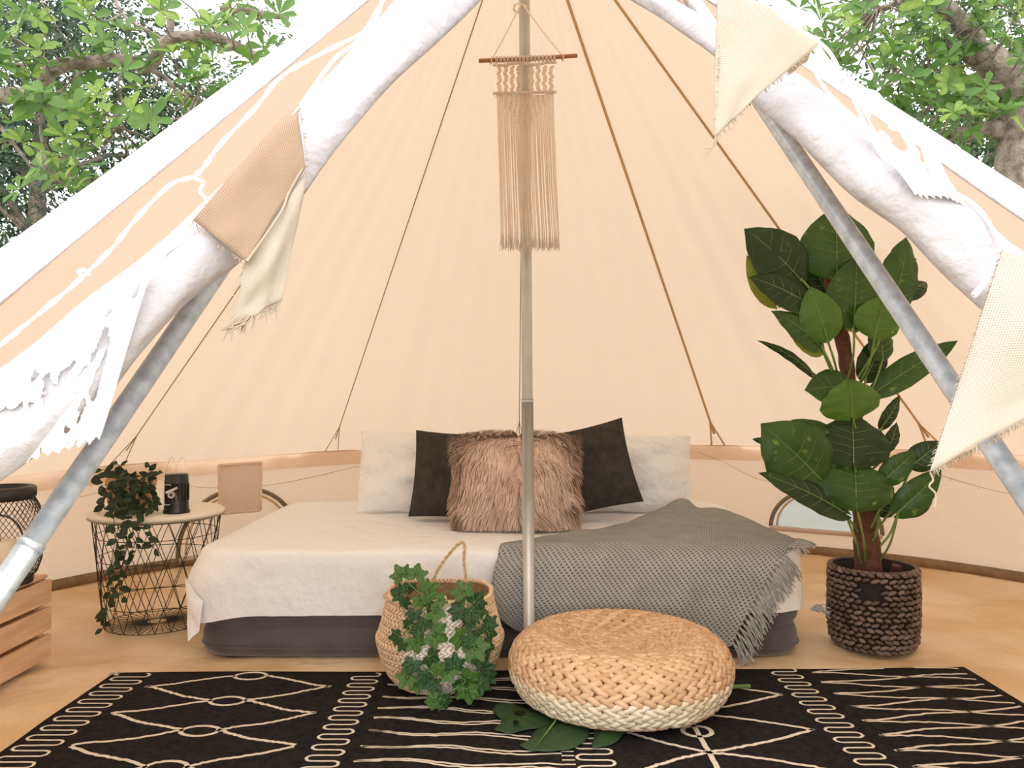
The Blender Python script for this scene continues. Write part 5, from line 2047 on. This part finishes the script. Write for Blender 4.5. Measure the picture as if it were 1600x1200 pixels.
TYL = 5.6
near_tree('spreading tree with bright leaf rosettes and crooked branches, left of the tent',
          [V((-4.3, 5.6, -0.05)), V((-4.25, 5.6, 1.2)), V((-4.2, 5.6, 2.2)), U(-80, 190, TYL)], (0.16, 0.08),
          [([(-80, 190, TYL), (-10, 155, TYL), (60, 142, TYL), (78, 108, TYL), (140, 98, TYL), (200, 92, TYL), (232, 100, TYL), (258, 66, TYL), (300, 56, TYL), (345, 62, TYL), (400, 90, TYL)], .060, .035),
           ([(262, 64, TYL), (264, 30, TYL), (240, 10, TYL), (220, -20, TYL)], .028, .018),
           ([(60, 142, TYL), (75, 100, TYL), (50, 80, TYL), (20, 60, TYL), (-20, 55, TYL)], .018, .008),
           ([(232, 102, TYL), (262, 125, TYL), (280, 145, TYL), (310, 150, TYL)], .022, .008),
           ([(-20, 110, TYL), (30, 100, TYL), (80, 112, TYL)], .014, .006),
           ([(345, 20, TYL), (400, 18, TYL), (450, 28, TYL)], .026, .02),
           ([(170, -30, TYL), (190, 20, TYL), (225, 45, TYL), (258, 66, TYL)], .014, .01),
           ([(200, 95, TYL), (185, 130, TYL), (190, 165, TYL), (182, 200, TYL)], .010, .006),
           ([(80, 140, TYL), (62, 190, TYL), (68, 240, TYL)], .012, .006),
           ([(0, 200, TYL), (25, 230, TYL), (45, 260, TYL)], .016, .010),
           ([(140, 98, TYL), (110, 130, TYL), (60, 170, TYL)], .010, .006)],
          [(60, 78, 5.3, .15), (35, 95, 5.3, .13), (130, 8, 5.3, .14), (145, 60, 5.3, .13), (60, 30, 5.3, .10), (250, 15, 5.3, .14), (270, 82, 5.2, .14), (330, 38, 5.2, .13), (310, 118, 5.2, .13), (160, 172, 5.2, .13), (150, 150, 5.3, .12), (130, 182, 5.3, .12),
           (38, 165, 5.3, .13), (98, 212, 5.3, .12), (160, 208, 5.3, .12), (65, 262, 5.2, .13), (118, 258, 5.2, .11), (78, 245, 5.2, .12), (205, 165, 5.3, .12), (355, 30, 5.2, .13), (385, 45, 5.2, .13), (20, 60, 5.3, .12), (50, 115, 5.3, .10), (215, 140, 5.3, .12), (255, 160, 5.3, .11), (225, 190, 5.4, .11)],
          (-60, 440, -60, 300, 5.0, 6.2), 130, 3)
TYR = 6.0
near_tree('grey-barked tree with thick bent trunk and green leaves, right of the tent',
          [V((3.9, 6.0, -0.05)), V((3.85, 6.0, 1.2)), U(1592, 270, TYR), U(1590, 180, TYR), U(1566, 112, TYR), U(1525, 80, TYR), U(1512, 48, TYR), U(1470, 5, TYR), U(1430, -40, TYR)], (0.20, 0.040),
          [([(1592, 200, TYR), (1600, 100, TYR), (1640, 40, TYR)], .06, .04),
           ([(1400, 235, TYR), (1450, 222, TYR), (1500, 215, TYR), (1540, 205, TYR), (1580, 212, TYR), (1600, 250, TYR)], .035, .09),
           ([(1565, 115, TYR), (1520, 105, TYR), (1470, 108, TYR), (1450, 100, TYR)], .012, .006),
           ([(1478, 60, TYR), (1470, 110, TYR), (1460, 150, TYR)], .014, .010),
           ([(1572, 140, TYR), (1540, 155, TYR), (1520, 150, TYR), (1505, 180, TYR)], .012, .006),
           ([(1360, -20, TYR), (1370, 15, TYR), (1400, 5, TYR), (1440, -20, TYR)], .03, .02),
           ([(1555, 100, TYR), (1530, 150, TYR), (1505, 180, TYR)], .010, .006)],
          [(1300, 20, 5.6, .12), (1330, 40, 5.6, .12), (1360, 60, 5.6, .12), (1400, 30, 5.6, .12), (1420, 70, 5.6, .12), (1450, 90, 5.6, .12), (1380, 90, 5.6, .12), (1430, 120, 5.6, .12), (1480, 130, 5.6, .12), (1460, 40, 5.6, .12), (1540, 30, 5.6, .12), (1570, 60, 5.6, .12), (1590, 20, 5.6, .12), (1520, 180, 5.5, .12), (1490, 175, 5.5, .11), (1550, 175, 5.6, .11), (1595, 90, 5.6, .12), (1550, 10, 5.6, .12)],
          (1240, 1680, -60, 230, 5.5, 6.6), 230, 5)


def far_tree(c, rad, n, leaf, m, label, seed, group=None):
    rnd = random.Random(seed)
    root = thing('background_tree', label, 'tree', (c[0], c[1], -0.03), group)
    mb = MB()
    mb.tube(smooth_path([V((c[0], c[1], -.05)), V((c[0] + .15, c[1], c[2] * .4)), V((c[0] - .05, c[1], c[2] * .8)), V((c[0], c[1], c[2] + rad[2] * .3))], 5), [.18 - .12 * i / 15 for i in range(16)], 10)
    for k in range(14):
        th = rnd.uniform(0, 2 * PI); ph = rnd.uniform(-.3, 1)
        e = V((c[0] + rad[0] * .8 * math.cos(th), c[1] + rad[1] * .8 * math.sin(th), c[2] + rad[2] * .7 * ph))
        s = V((c[0], c[1], c[2] * rnd.uniform(.5, .95)))
        mb.tube(smooth_path([s, lerp(s, e, .5) + V((rnd.uniform(-.2, .2), 0, rnd.uniform(-.1, .3))), e], 5), [.05 - .04 * i / 10 for i in range(11)], 6)
    mb.build('trunk', M_bark, root)
    clumps = []
    for k in range(70):
        while True:
            q = V((rnd.uniform(-1, 1), rnd.uniform(-1, 1), rnd.uniform(-1, 1)))
            if .25 < q.length < 1: break
        clumps.append(V((c[0] + q.x * rad[0], c[1] + q.y * rad[1], c[2] + q.z * rad[2])))
    items = []
    for k in range(n):
        cc = clumps[rnd.randrange(len(clumps))]
        g = V((rnd.gauss(0, .27), rnd.gauss(0, .27), rnd.gauss(0, .22)))
        d = (g + V((rnd.uniform(-.4, .4), rnd.uniform(-.4, .4), rnd.uniform(-.5, .2)))).normalized()
        items.append((cc + g, d, V((rnd.uniform(-1, 1), -1, rnd.uniform(0, 1.4))), leaf * rnd.uniform(.6, 1.3), 0))
    mb = MB(); leaf_cloud(mb, items)
    o = mb.build('foliage', m, root); o['kind'] = 'stuff'


far_tree((-5.6, 9.5, 3.6), (2.0, 1.5, 2.5), 30000, .085, M_tl4, 'dark fine-leaved tree far behind the left tree', 11)
far_tree((-3.4, 12.6, 4.4), (1.9, 1.4, 2.6), 24000, .085, M_tl3, 'olive green tree behind the tent, left of its peak', 12)
far_tree((5.8, 10.0, 4.0), (2.2, 1.5, 2.4), 24000, .10, M_tl3, 'green tree far behind the bent trunk on the right', 13)
far_tree((3.2, 14.4, 5.8), (1.6, 1.4, 2.2), 14000, .10, M_tl4, 'dark tree behind the tent, right of its peak', 14)
far_tree((-9.6, 12.5, 3.6), (1.9, 1.5, 2.6), 9000, .10, M_tl3, 'green tree at the far left beyond the crooked branches', 15)
